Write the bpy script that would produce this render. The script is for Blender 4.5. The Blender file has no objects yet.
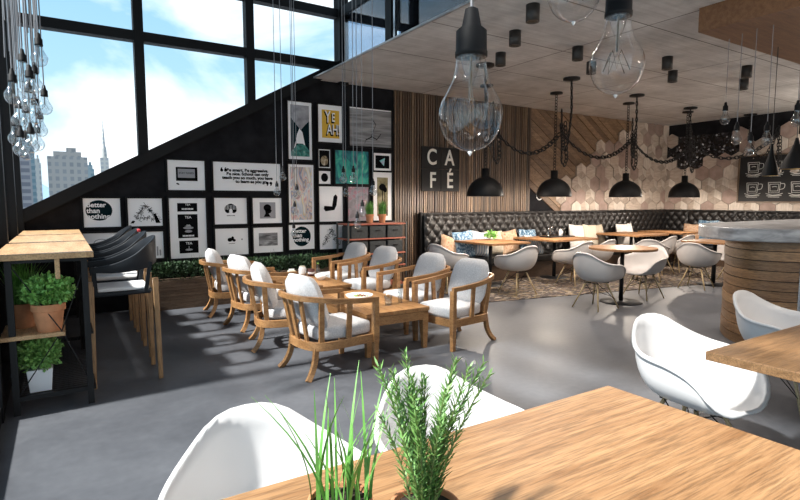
import bpy, bmesh, math, random
from mathutils import Vector, Matrix
random.seed(7)
S = bpy.context.scene
C = S.collection
PI = math.pi
R = math.radians

# ------------------------------------------------------------------ materials
MATS = {}
def new_mat(name):
    m = bpy.data.materials.new(name); m.use_nodes = True
    nt = m.node_tree; b = nt.nodes['Principled BSDF']
    return m, nt, b
def N(nt, t, **kw):
    n = nt.nodes.new(t)
    for k, v in kw.items():
        if k in n.inputs: n.inputs[k].default_value = v
        else: setattr(n, k, v)
    return n
def c4(c): return (c[0], c[1], c[2], 1)
def ramp(nt, stops, interp='LINEAR'):
    r = nt.nodes.new('ShaderNodeValToRGB'); r.color_ramp.interpolation = interp
    e = r.color_ramp.elements
    e[0].position, e[0].color = stops[0][0], c4(stops[0][1])
    e[1].position, e[1].color = stops[-1][0], c4(stops[-1][1])
    for p, c in stops[1:-1]:
        x = e.new(p); x.color = c4(c)
    return r
def coords(nt, scale=(1, 1, 1), rot=(0, 0, 0), out='Object'):
    t = nt.nodes.new('ShaderNodeTexCoord'); m = nt.nodes.new('ShaderNodeMapping')
    m.inputs['Scale'].default_value = scale; m.inputs['Rotation'].default_value = rot
    nt.links.new(t.outputs[out], m.inputs['Vector'])
    return m.outputs['Vector']
def bump(nt, b, src, strength=.3, dist=.01):
    n = nt.nodes.new('ShaderNodeBump'); n.inputs['Strength'].default_value = strength; n.inputs['Distance'].default_value = dist
    nt.links.new(src, n.inputs['Height']); nt.links.new(n.outputs['Normal'], b.inputs['Normal'])
def flat(name, col, rough=.5, metal=0, spec=.5, noise=0, nscale=30, bmp=0):
    m, nt, b = new_mat(name)
    b.inputs['Base Color'].default_value = c4(col); b.inputs['Roughness'].default_value = rough
    b.inputs['Metallic'].default_value = metal; b.inputs['Specular IOR Level'].default_value = spec
    if noise or bmp:
        v = coords(nt); n = N(nt, 'ShaderNodeTexNoise', Scale=nscale, Detail=5.0)
        nt.links.new(v, n.inputs['Vector'])
        if noise:
            r = ramp(nt, [(.3, [x * (1 - noise) for x in col]), (.7, [min(1, x * (1 + noise)) for x in col])])
            nt.links.new(n.outputs['Fac'], r.inputs['Fac']); nt.links.new(r.outputs['Color'], b.inputs['Base Color'])
        if bmp: bump(nt, b, n.outputs['Fac'], bmp, .01)
    MATS[name] = m; return m
def wood(name, c1, c2, grain=(1, 14, 14), rough=.42, scale=2.2, fine=1.0):
    """long grain runs along the axis whose scale is smallest"""
    m, nt, b = new_mat(name)
    v = coords(nt, grain)
    n1 = N(nt, 'ShaderNodeTexNoise', Scale=scale, Detail=6.0, Roughness=.6, Distortion=.6)
    n2 = N(nt, 'ShaderNodeTexNoise', Scale=scale * 7, Detail=3.0)
    nt.links.new(v, n1.inputs['Vector']); nt.links.new(v, n2.inputs['Vector'])
    r1 = ramp(nt, [(.32, c1), (.5, [(a + d) / 2 for a, d in zip(c1, c2)]), (.68, c2)])
    nt.links.new(n1.outputs['Fac'], r1.inputs['Fac'])
    r2 = ramp(nt, [(.35, (1 - .42 * fine,) * 3), (.55, (1, 1, 1))])
    nt.links.new(n2.outputs['Fac'], r2.inputs['Fac'])
    mx = N(nt, 'ShaderNodeMix', data_type='RGBA', blend_type='MULTIPLY'); mx.inputs[0].default_value = 1
    nt.links.new(r1.outputs['Color'], mx.inputs[6]); nt.links.new(r2.outputs['Color'], mx.inputs[7])
    nt.links.new(mx.outputs[2], b.inputs['Base Color'])
    b.inputs['Roughness'].default_value = rough
    bump(nt, b, n2.outputs['Fac'], .15, .004)
    MATS[name] = m; return m
def pattern(name, stops, kind='noise', scale=5, grain=(1, 1, 1), rot=(0, 0, 0), rough=.7, interp='LINEAR', detail=3.0, dist=0.0, out='Object'):
    m, nt, b = new_mat(name); v = coords(nt, grain, rot, out)
    if kind == 'noise': t = N(nt, 'ShaderNodeTexNoise', Scale=scale, Detail=detail, Distortion=dist); o = t.outputs['Fac']
    elif kind == 'wave': t = N(nt, 'ShaderNodeTexWave', Scale=scale, Detail=detail, Distortion=dist); o = t.outputs['Fac']
    elif kind == 'voronoi':
        t = N(nt, 'ShaderNodeTexVoronoi', Scale=scale)
        s = nt.nodes.new('ShaderNodeSeparateColor'); nt.links.new(t.outputs['Color'], s.inputs[0]); o = s.outputs[0]
    nt.links.new(v, t.inputs['Vector'])
    r = ramp(nt, stops, interp); nt.links.new(o, r.inputs['Fac']); nt.links.new(r.outputs['Color'], b.inputs['Base Color'])
    b.inputs['Roughness'].default_value = rough
    MATS[name] = m
    if name == 'wall_black': b.inputs['Specular IOR Level'].default_value = .15
    return m
def thin_glass(name, tint=(1, 1, 1), rough=0.0, add=.04, ior=1.45, maxr=1.0):
    m = bpy.data.materials.new(name); m.use_nodes = True; nt = m.node_tree; nt.nodes.clear()
    o = nt.nodes.new('ShaderNodeOutputMaterial'); tr = N(nt, 'ShaderNodeBsdfTransparent', Color=c4(tint))
    g = N(nt, 'ShaderNodeBsdfGlossy', Roughness=rough); mx = nt.nodes.new('ShaderNodeMixShader'); f = N(nt, 'ShaderNodeLayerWeight', Blend=.5); pw = N(nt, 'ShaderNodeMath', operation='POWER'); pw.inputs[1].default_value = 4.0; nt.links.new(f.outputs['Facing'], pw.inputs[0])
    ad = N(nt, 'ShaderNodeMath', operation='MULTIPLY_ADD', use_clamp=True); ad.inputs[1].default_value = maxr; ad.inputs[2].default_value = add
    nt.links.new(pw.outputs[0], ad.inputs[0]); nt.links.new(ad.outputs[0], mx.inputs[0])
    nt.links.new(tr.outputs[0], mx.inputs[1]); nt.links.new(g.outputs[0], mx.inputs[2]); nt.links.new(mx.outputs[0], o.inputs[0])
    MATS[name] = m; return m

# wood
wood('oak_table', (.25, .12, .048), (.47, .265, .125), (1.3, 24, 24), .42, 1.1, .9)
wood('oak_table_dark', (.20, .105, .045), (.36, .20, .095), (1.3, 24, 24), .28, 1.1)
wood('oak_far', (.25, .115, .042), (.39, .20, .085), (1, 12, 12), .5, 1.6)
wood('teak', (.27, .125, .045), (.44, .235, .098), (3, 3, 9), .42, 2.0, .7)
wood('teak_table', (.27, .125, .045), (.43, .225, .09), (14, 1.4, 14), .42, 1.8, .8)
wood('bar_top_wood', (.44, .25, .115), (.64, .41, .215), (8, 1.2, 8), .5, 1.7, .8)
wood('stool_wood', (.30, .16, .07), (.44, .26, .125), (12, 12, 1), .4, 2.0)
wood('dowel', (.46, .33, .17), (.60, .46, .27), (10, 10, 1), .45, 2.0, .6)
for i, (a, d) in enumerate([((.075, .047, .030), (.14, .09, .058)), ((.12, .075, .045), (.21, .14, .088)), ((.18, .115, .068), (.30, .20, .125)), ((.045, .032, .024), (.085, .06, .042))]):
    wood('slat_%d' % i, a, d, (14, 14, 1), .5, 2.0)
for i, (a, d) in enumerate([((.17, .10, .055), (.28, .175, .10)), ((.21, .13, .072), (.34, .22, .13)), ((.12, .07, .038), (.21, .13, .075))]):
    wood('plank_%d' % i, a, d, (1.5, 14, 10), .5, 2.0)
for i, (a, d) in enumerate([((.17, .085, .036), (.32, .18, .085)), ((.21, .11, .048), (.38, .225, .11)), ((.13, .065, .028), (.26, .145, .068))]):
    wood('drum_%d' % i, a, d, (1.5, 1.5, 16), .38, 2.0)
wood('canopy_wood', (.14, .062, .026), (.23, .115, .052), (1.2, 12, 12), .5, 2.0, .5)
wood('planter_wood', (.10, .062, .038), (.20, .13, .085), (1.2, 8, 12), .7, 3.0)
wood('plinth_wood', (.06, .035, .022), (.11, .065, .04), (1, 12, 12), .5, 2.0)
# plain
flat('black_metal', (.009, .009, .010), .5, 0, .3)
flat('black_matte', (.010, .010, .011), .6, 0, .25)
flat('black_frame', (.006, .006, .007), .6, 0, .2)
flat('shade_black', (.005, .005, .0055), .55, 0, .2)
flat('stool_black', (.010, .012, .016), .5, 0, .3)
flat('leather', (.009, .008, .008), .42, 0, .38, .2, 40)
flat('brass', (.75, .50, .22), .3, 1)
flat('copper_shelf', (.50, .155, .10), .5, 0, .5, .2, 20)
flat('crate_grey', (.035, .040, .042), .6, 0, .5, .3, 25)
flat('steel', (.5, .51, .53), .25, 1)
flat('grey_post', (.10, .105, .10), .5, .3)
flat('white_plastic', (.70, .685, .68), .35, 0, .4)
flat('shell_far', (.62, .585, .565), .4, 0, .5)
flat('white_ceramic', (.85, .85, .85), .2)
flat('white_pot', (.80, .81, .84), .5)
flat('white_pad', (.78, .77, .77), .7)
flat('terracotta', (.56, .245, .12), .75, 0, .3, .15, 14)
flat('soil', (.03, .02, .013), .95)
flat('paper', (.93, .93, .95), .8)
flat('paper_grey', (.34, .34, .37), .8)
flat('ink', (.006, .006, .007), .9, 0, .05)
flat('ink_teal', (.004, .016, .020), .9, 0, .05)
flat('chalk', (.52, .52, .50), .9)
flat('board_black', (.013, .013, .014), .6, 0, .3)
flat('board_frame', (.13, .085, .05), .5)
flat('letter_white', (.80, .79, .74), .6)
flat('yellow', (.72, .44, .04), .7)
flat('red_cloth', (.55, .05, .06), .8)
flat('napkin', (.66, .60, .46), .9)
flat('dark_food', (.12, .04, .03), .7)
flat('red_food', (.55, .08, .04), .6)
flat('green_food', (.18, .32, .06), .6)
flat('socket_black', (.006, .006, .007), .6, 0, .2)
flat('fixture_black', (.02, .018, .017), .5)
flat('cord_grey', (.20, .20, .215), .5)
flat('cord_dark', (.03, .03, .032), .5)
flat('filament', (.10, .075, .05), .4, .5)
flat('glass_stem', (.75, .77, .78), .15)
# leaves
pattern('leaf_hedge', [(.3, (.014, .035, .014)), (.7, (.04, .09, .03))], 'noise', 9, rough=.6)
pattern('leaf_basil', [(.3, (.14, .34, .07)), (.7, (.28, .55, .14))], 'noise', 18, rough=.5)
pattern('leaf_bush', [(.3, (.14, .32, .07)), (.7, (.30, .52, .15))], 'noise', 18, rough=.5)
pattern('leaf_grass', [(.3, (.08, .24, .04)), (.7, (.18, .42, .08))], 'noise', 12, rough=.5)
pattern('leaf_rosemary', [(.3, (.08, .20, .045)), (.7, (.22, .40, .11))], 'noise', 25, rough=.5)
flat('stem_green', (.16, .20, .07), .6)
# fabrics
m = flat('cushion_grey', (.58, .565, .565), .95, 0, .1, .16, 90, .25)
pattern('pillow_blue', [(.35, (.03, .085, .16)), (.5, (.12, .22, .32)), (.62, (.42, .52, .6))], 'noise', 28, rough=.9)
pattern('pillow_stripe', [(.30, (.56, .57, .58)), (.55, (.56, .57, .58)), (.62, (.13, .22, .33)), (.85, (.25, .33, .42))], 'wave', 5.0, rough=.9, detail=0)
pattern('pillow_floral', [(.4, (.42, .24, .14)), (.55, (.50, .37, .26)), (.68, (.32, .14, .09))], 'noise', 14, rough=.9)
pattern('pillow_beige', [(.40, (.56, .50, .41)), (.6, (.62, .57, .48)), (.8, (.44, .38, .29))], 'wave', 8.0, rough=.9, detail=0)
pattern('pillow_tan', [(.4, (.42, .37, .28)), (.6, (.50, .45, .36))], 'noise', 14, rough=.9)
pattern('pillow_white', [(.4, (.60, .58, .55)), (.6, (.68, .66, .64))], 'noise', 14, rough=.9)
pattern('rug_weave', [(.05, (.035, .025, .022)), (.3, (.12, .085, .065)), (.48, (.21, .155, .115)), (.62, (.065, .05, .045)), (.8, (.22, .16, .08)), (.93, (.34, .30, .25))], 'voronoi', 15, (1, 2.2, 1), rough=.9, interp='CONSTANT')
# art
pattern('art_map', [(.30, (.75, .72, .70)), (.36, (.62, .45, .28)), (.41, (.25, .27, .45)), (.46, (.80, .74, .60)), (.50, (.62, .32, .34)), (.54, (.78, .75, .72)), (.59, (.45, .50, .62)), (.64, (.75, .60, .35)), (.70, (.80, .78, .74))], 'noise', 4.0, (2.2, 1, .8), (0, .6, 0), dist=.9, detail=1.0)
pattern('art_teal', [(.3, (.01, .07, .12)), (.45, (.015, .20, .22)), (.55, (.03, .38, .30)), (.68, (.10, .50, .36)), (.8, (.6, .72, .68))], 'noise', 5, (1.4, 1, .8), dist=1.5)
pattern('art_flower', [(.35, (.22, .20, .22)), (.52, (.32, .30, .33)), (.62, (.38, .16, .22)), (.7, (.55, .50, .52))], 'noise', 11, dist=.6)
pattern('art_photo', [(.3, (.06, .06, .065)), (.5, (.22, .22, .23)), (.7, (.50, .50, .52))], 'noise', 4, (1, 1, 5), dist=.8)
pattern('art_bw', [(.38, (.17, .17, .18)), (.5, (.26, .26, .27)), (.65, (.36, .36, .37))], 'noise', 3, (.5, 1, 7), dist=.6)
pattern('art_clouds', [(.35, (.22, .22, .24)), (.7, (.46, .46, .50))], 'noise', 8)
pattern('art_wave', [(.35, (.015, .10, .09)), (.55, (.04, .26, .22)), (.75, (.35, .50, .46))], 'noise', 12, dist=1)
pattern('art_palm', [(.35, (.06, .06, .03)), (.5, (.20, .17, .08)), (.7, (.42, .38, .24))], 'noise', 7)
pattern('art_shell', [(.35, (.05, .04, .03)), (.5, (.30, .22, .12)), (.7, (.62, .56, .46))], 'noise', 10, dist=1)
pattern('art_prism', [(.3, (.10, .35, .55)), (.5, (.25, .65, .60)), (.7, (.55, .35, .65))], 'noise', 9)

# floor concrete
def mk_floor():
    m, nt, b = new_mat('floor_concrete'); v = coords(nt)
    n1 = N(nt, 'ShaderNodeTexNoise', Scale=.9, Detail=7.0, Roughness=.62, Distortion=.4); n2 = N(nt, 'ShaderNodeTexNoise', Scale=18.0, Detail=6.0)
    nt.links.new(v, n1.inputs['Vector']); nt.links.new(v, n2.inputs['Vector'])
    r1 = ramp(nt, [(.3, (.060, .063, .072)), (.5, (.092, .096, .108)), (.72, (.128, .133, .147))]); nt.links.new(n1.outputs['Fac'], r1.inputs['Fac'])
    r2 = ramp(nt, [(.3, (.86,) * 3), (.7, (1, 1, 1))]); nt.links.new(n2.outputs['Fac'], r2.inputs['Fac'])
    mx = N(nt, 'ShaderNodeMix', data_type='RGBA', blend_type='MULTIPLY'); mx.inputs[0].default_value = 1
    nt.links.new(r1.outputs['Color'], mx.inputs[6]); nt.links.new(r2.outputs['Color'], mx.inputs[7])
    nt.links.new(mx.outputs[2], b.inputs['Base Color'])
    r3 = ramp(nt, [(.3, (.40,) * 3), (.7, (.58,) * 3)]); nt.links.new(n1.outputs['Fac'], r3.inputs['Fac']); nt.links.new(r3.outputs['Color'], b.inputs['Roughness'])
    b.inputs['Specular IOR Level'].default_value = .3
    MATS['floor'] = m
mk_floor()
def mk_ceiling():
    m, nt, b = new_mat('ceiling_concrete'); v = coords(nt)
    n1 = N(nt, 'ShaderNodeTexNoise', Scale=1.6, Detail=8.0, Roughness=.65); nt.links.new(v, n1.inputs['Vector'])
    v2 = coords(nt, (1.0, 22, 1)); n2 = N(nt, 'ShaderNodeTexNoise', Scale=1.2, Detail=4.0); nt.links.new(v2, n2.inputs['Vector'])
    r1 = ramp(nt, [(.3, (.42, .42, .42)), (.7, (.70, .70, .70))]); nt.links.new(n1.outputs['Fac'], r1.inputs['Fac'])
    r2 = ramp(nt, [(.35, (.86,) * 3), (.6, (1, 1, 1))]); nt.links.new(n2.outputs['Fac'], r2.inputs['Fac'])
    mx = N(nt, 'ShaderNodeMix', data_type='RGBA', blend_type='MULTIPLY'); mx.inputs[0].default_value = 1
    nt.links.new(r1.outputs['Color'], mx.inputs[6]); nt.links.new(r2.outputs['Color'], mx.inputs[7])
    v3 = coords(nt); v3n = v3.node; v3n.inputs['Location'].default_value = (-.8, -.05, 0)
    br = N(nt, 'ShaderNodeTexBrick', offset=0.0, Scale=1.0); br.inputs['Color1'].default_value = (1, 1, 1, 1); br.inputs['Color2'].default_value = (.93, .93, .93, 1)
    br.inputs['Mortar'].default_value = (.22, .21, .20, 1); br.inputs['Mortar Size'].default_value = .009; br.inputs['Brick Width'].default_value = 2.4; br.inputs['Row Height'].default_value = 1.2
    nt.links.new(v3, br.inputs['Vector'])
    mx2 = N(nt, 'ShaderNodeMix', data_type='RGBA', blend_type='MULTIPLY'); mx2.inputs[0].default_value = 1
    nt.links.new(mx.outputs[2], mx2.inputs[6]); nt.links.new(br.outputs['Color'], mx2.inputs[7])
    nt.links.new(mx2.outputs[2], b.inputs['Base Color']); b.inputs['Roughness'].default_value = .75
    bump(nt, b, n2.outputs['Fac'], .3, .01)
    MATS['ceiling'] = m
mk_ceiling()
pattern('wall_black', [(.35, (.007, .007, .009)), (.7, (.016, .016, .019))], 'noise', 5, detail=8.0, rough=.85)
pattern('counter_concrete', [(.3, (.15, .15, .155)), (.5, (.26, .26, .27)), (.7, (.42, .42, .43))], 'noise', 5, (1, 1, 3), detail=8.0, rough=.3, dist=.5)
pattern('hex_beige', [(.3, (.38, .31, .255)), (.7, (.54, .46, .39))], 'noise', 6, (1, 1, 5), detail=5.0)
pattern('hex_pink', [(.3, (.27, .195, .165)), (.7, (.36, .27, .235))], 'noise', 8)
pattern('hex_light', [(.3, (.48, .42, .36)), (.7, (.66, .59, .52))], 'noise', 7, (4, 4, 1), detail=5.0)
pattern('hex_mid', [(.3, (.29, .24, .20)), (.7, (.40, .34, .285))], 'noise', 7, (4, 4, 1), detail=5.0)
def mk_mosaic():
    m, nt, b = new_mat('glitter_mosaic'); v = coords(nt)
    t = N(nt, 'ShaderNodeTexVoronoi', Scale=24.0); nt.links.new(v, t.inputs['Vector'])
    s = nt.nodes.new('ShaderNodeSeparateColor'); nt.links.new(t.outputs['Color'], s.inputs[0])
    r = ramp(nt, [(0, (.012, .012, .014)), (.6, (.03, .03, .034)), (.88, (.10, .10, .11)), (.96, (.45, .45, .48))], 'CONSTANT')
    nt.links.new(s.outputs[0], r.inputs['Fac']); nt.links.new(r.outputs['Color'], b.inputs['Base Color'])
    b.inputs['Roughness'].default_value = .15
    bump(nt, b, s.outputs[1], 1.0, .05); MATS['mosaic'] = m
mk_mosaic()
thin_glass('window_glass', (.97, .99, 1), 0, .0, 1.25, .8)
thin_glass('tinted_glass', (.62, .68, .76), 0, .06, 1.45)
thin_glass('clear_glass', (.985, .98, .975), .015, .07, 1.4)
thin_glass('small_glass', (.88, .90, .91), .04, .14, 1.4)
m, nt, b = new_mat('bulb_glass')
b.inputs['Base Color'].default_value = (.97, .96, .94, 1); b.inputs['Transmission Weight'].default_value = 1; b.inputs['Roughness'].default_value = 0; b.inputs['IOR'].default_value = 1.45
MATS['bulb_glass'] = m
m, nt, b = new_mat('lamp_glow')
b.inputs['Emission Color'].default_value = (1, .62, .28, 1); b.inputs['Emission Strength'].default_value = 12; MATS['glow'] = m
def tower_mat(name, base, win, sx, sz, frac=.55):
    m, nt, b = new_mat(name); v = coords(nt, (1, 1, 1), (0, 0, 0))
    br = N(nt, 'ShaderNodeTexBrick', offset=0.0, Scale=1.0); br.inputs['Color1'].default_value = c4(win); br.inputs['Color2'].default_value = c4([x * 1.25 for x in win])
    br.inputs['Mortar'].default_value = c4(base); br.inputs['Mortar Size'].default_value = sz * (1 - frac) / 2; br.inputs['Brick Width'].default_value = sx; br.inputs['Row Height'].default_value = sz
    # swing z into the second axis so that rows climb the facade
    sp = nt.nodes.new('ShaderNodeSeparateXYZ'); cb = nt.nodes.new('ShaderNodeCombineXYZ'); ad = N(nt, 'ShaderNodeMath', operation='ADD')
    nt.links.new(v, sp.inputs[0]); nt.links.new(sp.outputs[0], ad.inputs[0]); nt.links.new(sp.outputs[1], ad.inputs[1])
    nt.links.new(ad.outputs[0], cb.inputs[0]); nt.links.new(sp.outputs[2], cb.inputs[1]); nt.links.new(cb.outputs[0], br.inputs['Vector'])
    nt.links.new(br.outputs['Color'], b.inputs['Base Color']); b.inputs['Roughness'].default_value = .6; MATS[name] = m
tower_mat('tower_brown', (0.231, 0.220, 0.231), (0.110, 0.110, 0.132), 5, 3.4)
tower_mat('tower_grey', (0.275, 0.264, 0.253), (0.165, 0.171, 0.182), 3.5, 4.0)
tower_mat('tower_glass', (0.193, 0.248, 0.275), (0.110, 0.176, 0.209), 6, 4.0)
tower_mat('tower_pale', (0.385, 0.380, 0.363), (0.248, 0.259, 0.275), 4, 4.0)
flat('hill_blue', (.20, .30, .42), .9)
flat('city_ground', (.25, .27, .29), .9, noise=.3, nscale=.02)

# ------------------------------------------------------------------ mesh builder
def smooth_path(pts, sub=6):
    P = [Vector(p) for p in pts]; out = []
    for i in range(len(P) - 1):
        p0 = P[i - 1] if i else P[i] * 2 - P[i + 1]; p1 = P[i]; p2 = P[i + 1]
        p3 = P[i + 2] if i + 2 < len(P) else P[i + 1] * 2 - P[i]
        for k in range(sub):
            t = k / sub
            out.append(.5 * ((2 * p1) + (-p0 + p2) * t + (2 * p0 - 5 * p1 + 4 * p2 - p3) * t * t + (-p0 + 3 * p1 - 3 * p2 + p3) * t ** 3))
    out.append(P[-1]); return out
class MB:
    def __init__(s): s.v = []; s.f = []; s.m = []
    def add(s, vs, fs, mi=0):
        o = len(s.v); s.v += [tuple(x) for x in vs]
        for f in fs: s.f.append([o + i for i in f]); s.m.append(mi)
    def box(s, c, d, rz=0, mi=0, M=None):
        x, y, z = d[0] / 2, d[1] / 2, d[2] / 2
        vs = [Vector((a * x, b_ * y, e * z)) for a in (-1, 1) for b_ in (-1, 1) for e in (-1, 1)]
        T = Matrix.Translation(c) @ (M if M else Matrix.Rotation(rz, 4, 'Z'))
        s.add([T @ q for q in vs], [(0, 1, 3, 2), (4, 6, 7, 5), (0, 4, 5, 1), (2, 3, 7, 6), (0, 2, 6, 4), (1, 5, 7, 3)], mi); return s
    def bb(s, a, b_, mi=0):
        return s.box([(p + q) / 2 for p, q in zip(a, b_)], [abs(q - p) for p, q in zip(a, b_)], 0, mi)
    def tube(s, pts, r, n=8, mi=0, caps=True):
        P = [Vector(p) for p in pts]; rings = []
        rr = r if isinstance(r, (list, tuple)) else [r] * len(P)
        up = None
        for i, p in enumerate(P):
            t = (P[min(i + 1, len(P) - 1)] - P[max(i - 1, 0)])
            if t.length < 1e-9: t = Vector((0, 0, 1))
            t.normalize()
            if up is None: up = Vector((0, 0, 1)) if abs(t.z) < .9 else Vector((1, 0, 0))
            a = up - t * up.dot(t)
            if a.length < 1e-6: a = t.orthogonal()
            a.normalize(); up = a; b_ = t.cross(a)
            rings.append([p + (a * math.cos(2 * PI * k / n) + b_ * math.sin(2 * PI * k / n)) * rr[i] for k in range(n)])
        vs = [q for g in rings for q in g]; fs = []
        for i in range(len(P) - 1):
            for k in range(n): fs.append((i * n + k, i * n + (k + 1) % n, (i + 1) * n + (k + 1) % n, (i + 1) * n + k))
        if caps: fs += [tuple(range(n))[::-1], tuple((len(P) - 1) * n + k for k in range(n))]
        s.add(vs, fs, mi); return s
    def sweep(s, pts, w, h, up=(0, 0, 1), mi=0):
        """rectangular section: w sideways, h along up; w, h may be lists"""
        P = [Vector(p) for p in pts]; U = Vector(up); n = len(P)
        W = w if isinstance(w, (list, tuple)) else [w] * n; H = h if isinstance(h, (list, tuple)) else [h] * n
        vs = []; fs = []
        for i, p in enumerate(P):
            t = (P[min(i + 1, n - 1)] - P[max(i - 1, 0)]).normalized()
            sd = t.cross(U)
            if sd.length < 1e-6: sd = t.orthogonal()
            sd.normalize(); u = sd.cross(t).normalized()
            for a, b_ in ((-1, -1), (1, -1), (1, 1), (-1, 1)): vs.append(p + sd * a * W[i] / 2 + u * b_ * H[i] / 2)
        for i in range(n - 1):
            for k in range(4): fs.append((i * 4 + k, i * 4 + (k + 1) % 4, (i + 1) * 4 + (k + 1) % 4, (i + 1) * 4 + k))
        fs += [(3, 2, 1, 0), tuple((n - 1) * 4 + k for k in range(4))]
        s.add(vs, fs, mi); return s
    def lathe(s, prof, n=24, c=(0, 0, 0), mi=0):
        vs = []; fs = []
        for r, z in prof:
            for k in range(n): vs.append((c[0] + max(r, 1e-4) * math.cos(2 * PI * k / n), c[1] + max(r, 1e-4) * math.sin(2 * PI * k / n), c[2] + z))
        for i in range(len(prof) - 1):
            for k in range(n): fs.append((i * n + k, i * n + (k + 1) % n, (i + 1) * n + (k + 1) % n, (i + 1) * n + k))
        s.add(vs, fs, mi); return s
    def prism(s, poly, z0, z1, mi=0):
        n = len(poly); vs = [(x, y, z0) for x, y in poly] + [(x, y, z1) for x, y in poly]
        s.add(vs, [tuple(range(n))[::-1], tuple(range(n, 2 * n))] + [(k, (k + 1) % n, n + (k + 1) % n, n + k) for k in range(n)], mi); return s
    def vprism(s, poly, y0, y1, mi=0):
        """polygon in x,z pushed along y"""
        n = len(poly); vs = [(x, y0, z) for x, z in poly] + [(x, y1, z) for x, z in poly]
        s.add(vs, [tuple(range(n)), tuple(range(n, 2 * n))[::-1]] + [((k + 1) % n, k, n + k, n + (k + 1) % n) for k in range(n)], mi); return s
    def build(s, name, mats, parent=None, smooth=False, bevel=0, sub=0, loc=None):
        me = bpy.data.meshes.new(name); me.from_pydata(s.v, [], s.f); me.update()
        if isinstance(mats, str): mats = [mats]
        for m_ in mats: me.materials.append(MATS[m_])
        for p, mi in zip(me.polygons, s.m): p.material_index = mi; p.use_smooth = smooth
        bm = bmesh.new(); bm.from_mesh(me); bmesh.ops.recalc_face_normals(bm, faces=bm.faces); bm.to_mesh(me); bm.free()
        o = bpy.data.objects.new(name, me); C.objects.link(o)
        if parent: o.parent = parent
        if loc: o.location = loc
        if bevel:
            md = o.modifiers.new('bevel', 'BEVEL'); md.width = bevel; md.segments = 2; md.limit_method = 'ANGLE'
        if sub:
            md = o.modifiers.new('sub', 'SUBSURF'); md.levels = sub; md.render_levels = sub
        return o
def thing(name, label, cat, loc=(0, 0, 0), rz=0, group=None):
    o = bpy.data.objects.new(name, None); C.objects.link(o); o.empty_display_size = .1
    o.location = loc; o.rotation_euler = (0, 0, rz); o['label'] = label; o['category'] = cat
    if group: o['group'] = group
    return o
def tag(o, label, cat, group=None):
    o['label'] = label; o['category'] = cat
    if group: o['group'] = group
    return o
def struct(o): o['kind'] = 'structure'; return o
def dup(root, loc, rz, label, group=None):
    r = root.copy(); C.objects.link(r); r.location = loc; r.rotation_euler = (0, 0, rz); r['label'] = label
    if group: r['group'] = group
    for ch in list(root.children):
        c = ch.copy(); C.objects.link(c); c.parent = r
        for g in ch.children:
            d = g.copy(); C.objects.link(d); d.parent = c
    return r
def text(body, size, loc, rot, mat, parent, name='lettering', align='LEFT', ext=.0015, sx=1.0, bold=0):
    cu = bpy.data.curves.new(name, 'FONT'); cu.body = body; cu.size = size; cu.extrude = ext; cu.align_x = align; cu.offset = bold
    cu.materials.append(MATS[mat]); o = bpy.data.objects.new(name, cu); C.objects.link(o)
    me = bpy.data.meshes.new_from_object(o); bpy.data.objects.remove(o); me.materials.clear(); me.materials.append(MATS[mat])
    o = bpy.data.objects.new(name, me); C.objects.link(o); o.location = loc; o.rotation_euler = rot; o.scale = (sx, 1, 1); o.parent = board_of(parent); return o
def ellipse(cx, cz, rx, rz, n=28, a0=0, a1=2 * PI):
    return [(cx + rx * math.cos(a0 + (a1 - a0) * k / n), cz + rz * math.sin(a0 + (a1 - a0) * k / n)) for k in range(n)]

# ------------------------------------------------------------------ camera
F = 530.0; P_ = math.atan(49 / 530.0); A_ = R(57.5); EYE = 1.5
fw = Vector((math.cos(A_), math.sin(A_), 0)); rt = Vector((math.sin(A_), -math.cos(A_), 0)); up = Vector((0, 0, 1))
D = fw * math.cos(P_) - up * math.sin(P_); U = fw * math.sin(P_) + up * math.cos(P_)
cd = bpy.data.cameras.new('camera'); cam = bpy.data.objects.new('camera', cd); C.objects.link(cam)
cd.sensor_width = 36; cd.lens = F / 800 * 36; cd.clip_start = .05; cd.clip_end = 3000
Mx = Matrix((rt, U, -D)).transposed().to_4x4(); Mx.translation = (0, 0, EYE); cam.matrix_world = Mx
S.camera = cam
def ray(px, py): return D * F + rt * (px - 400) + U * (250 - py)
def at_depth(px, py, d):
    return ray(px, py) / F * d + Vector((0, 0, EYE))

# ------------------------------------------------------------------ room
XL, YA, XB, ZC, YN, ZR = -.45, 8.1, 13.4, 3.44, -3.2, 5.4
struct(MB().bb((XL - .3, YN, -.2), (XB + .2, YA + .2, 0)).build('floor', 'floor'))
struct(MB().bb((3.5, YN, ZC), (XB + .2, YA, ZC + .035)).build('ceiling', 'ceiling'))
struct(MB().bb((3.47, YN, ZC - .002), (3.499, YA, ZC + .022)).build('trim_1', 'counter_concrete'))
struct(MB().bb((XL - .3, YN, ZR), (3.98, YA + .2, ZR + .15)).build('ceiling_atrium', 'wall_black'))
struct(MB().bb((4.05, YN, 4.46), (XB + .2, YA, 4.6)).build('ceiling_mezzanine', 'wall_black'))
# wall A: black wall under the sloping beam, plain wall further right
def diag(x): return 1.34 + (x + .51) * .548
w = MB()
w.vprism([(XL - .1, 0), (3.9, 0), (3.9, diag(3.9) - .05), (XL - .1, diag(XL - .1) - .05)], YA, YA + .2)
w.vprism([(3.9, 0), (XB + .2, 0), (XB + .2, 3.48), (3.9, 3.48)], YA, YA + .2)
w.vprism([(5.3, 3.48), (XB + .2, 3.48), (XB + .2, 4.6), (5.3, 4.6)], YA, YA + .2)
struct(w.build('wall_back', 'wall_black'))
b_ = MB(); sl = .548; a0, a1 = XL - .1, 3.98
b_.vprism([(a0, diag(a0) - .17), (a1, diag(a1) - .17), (a1, diag(a1)), (a0, diag(a0))], YA - .10, YA + .12)
struct(b_.build('trim_2', 'black_frame'))
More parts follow.
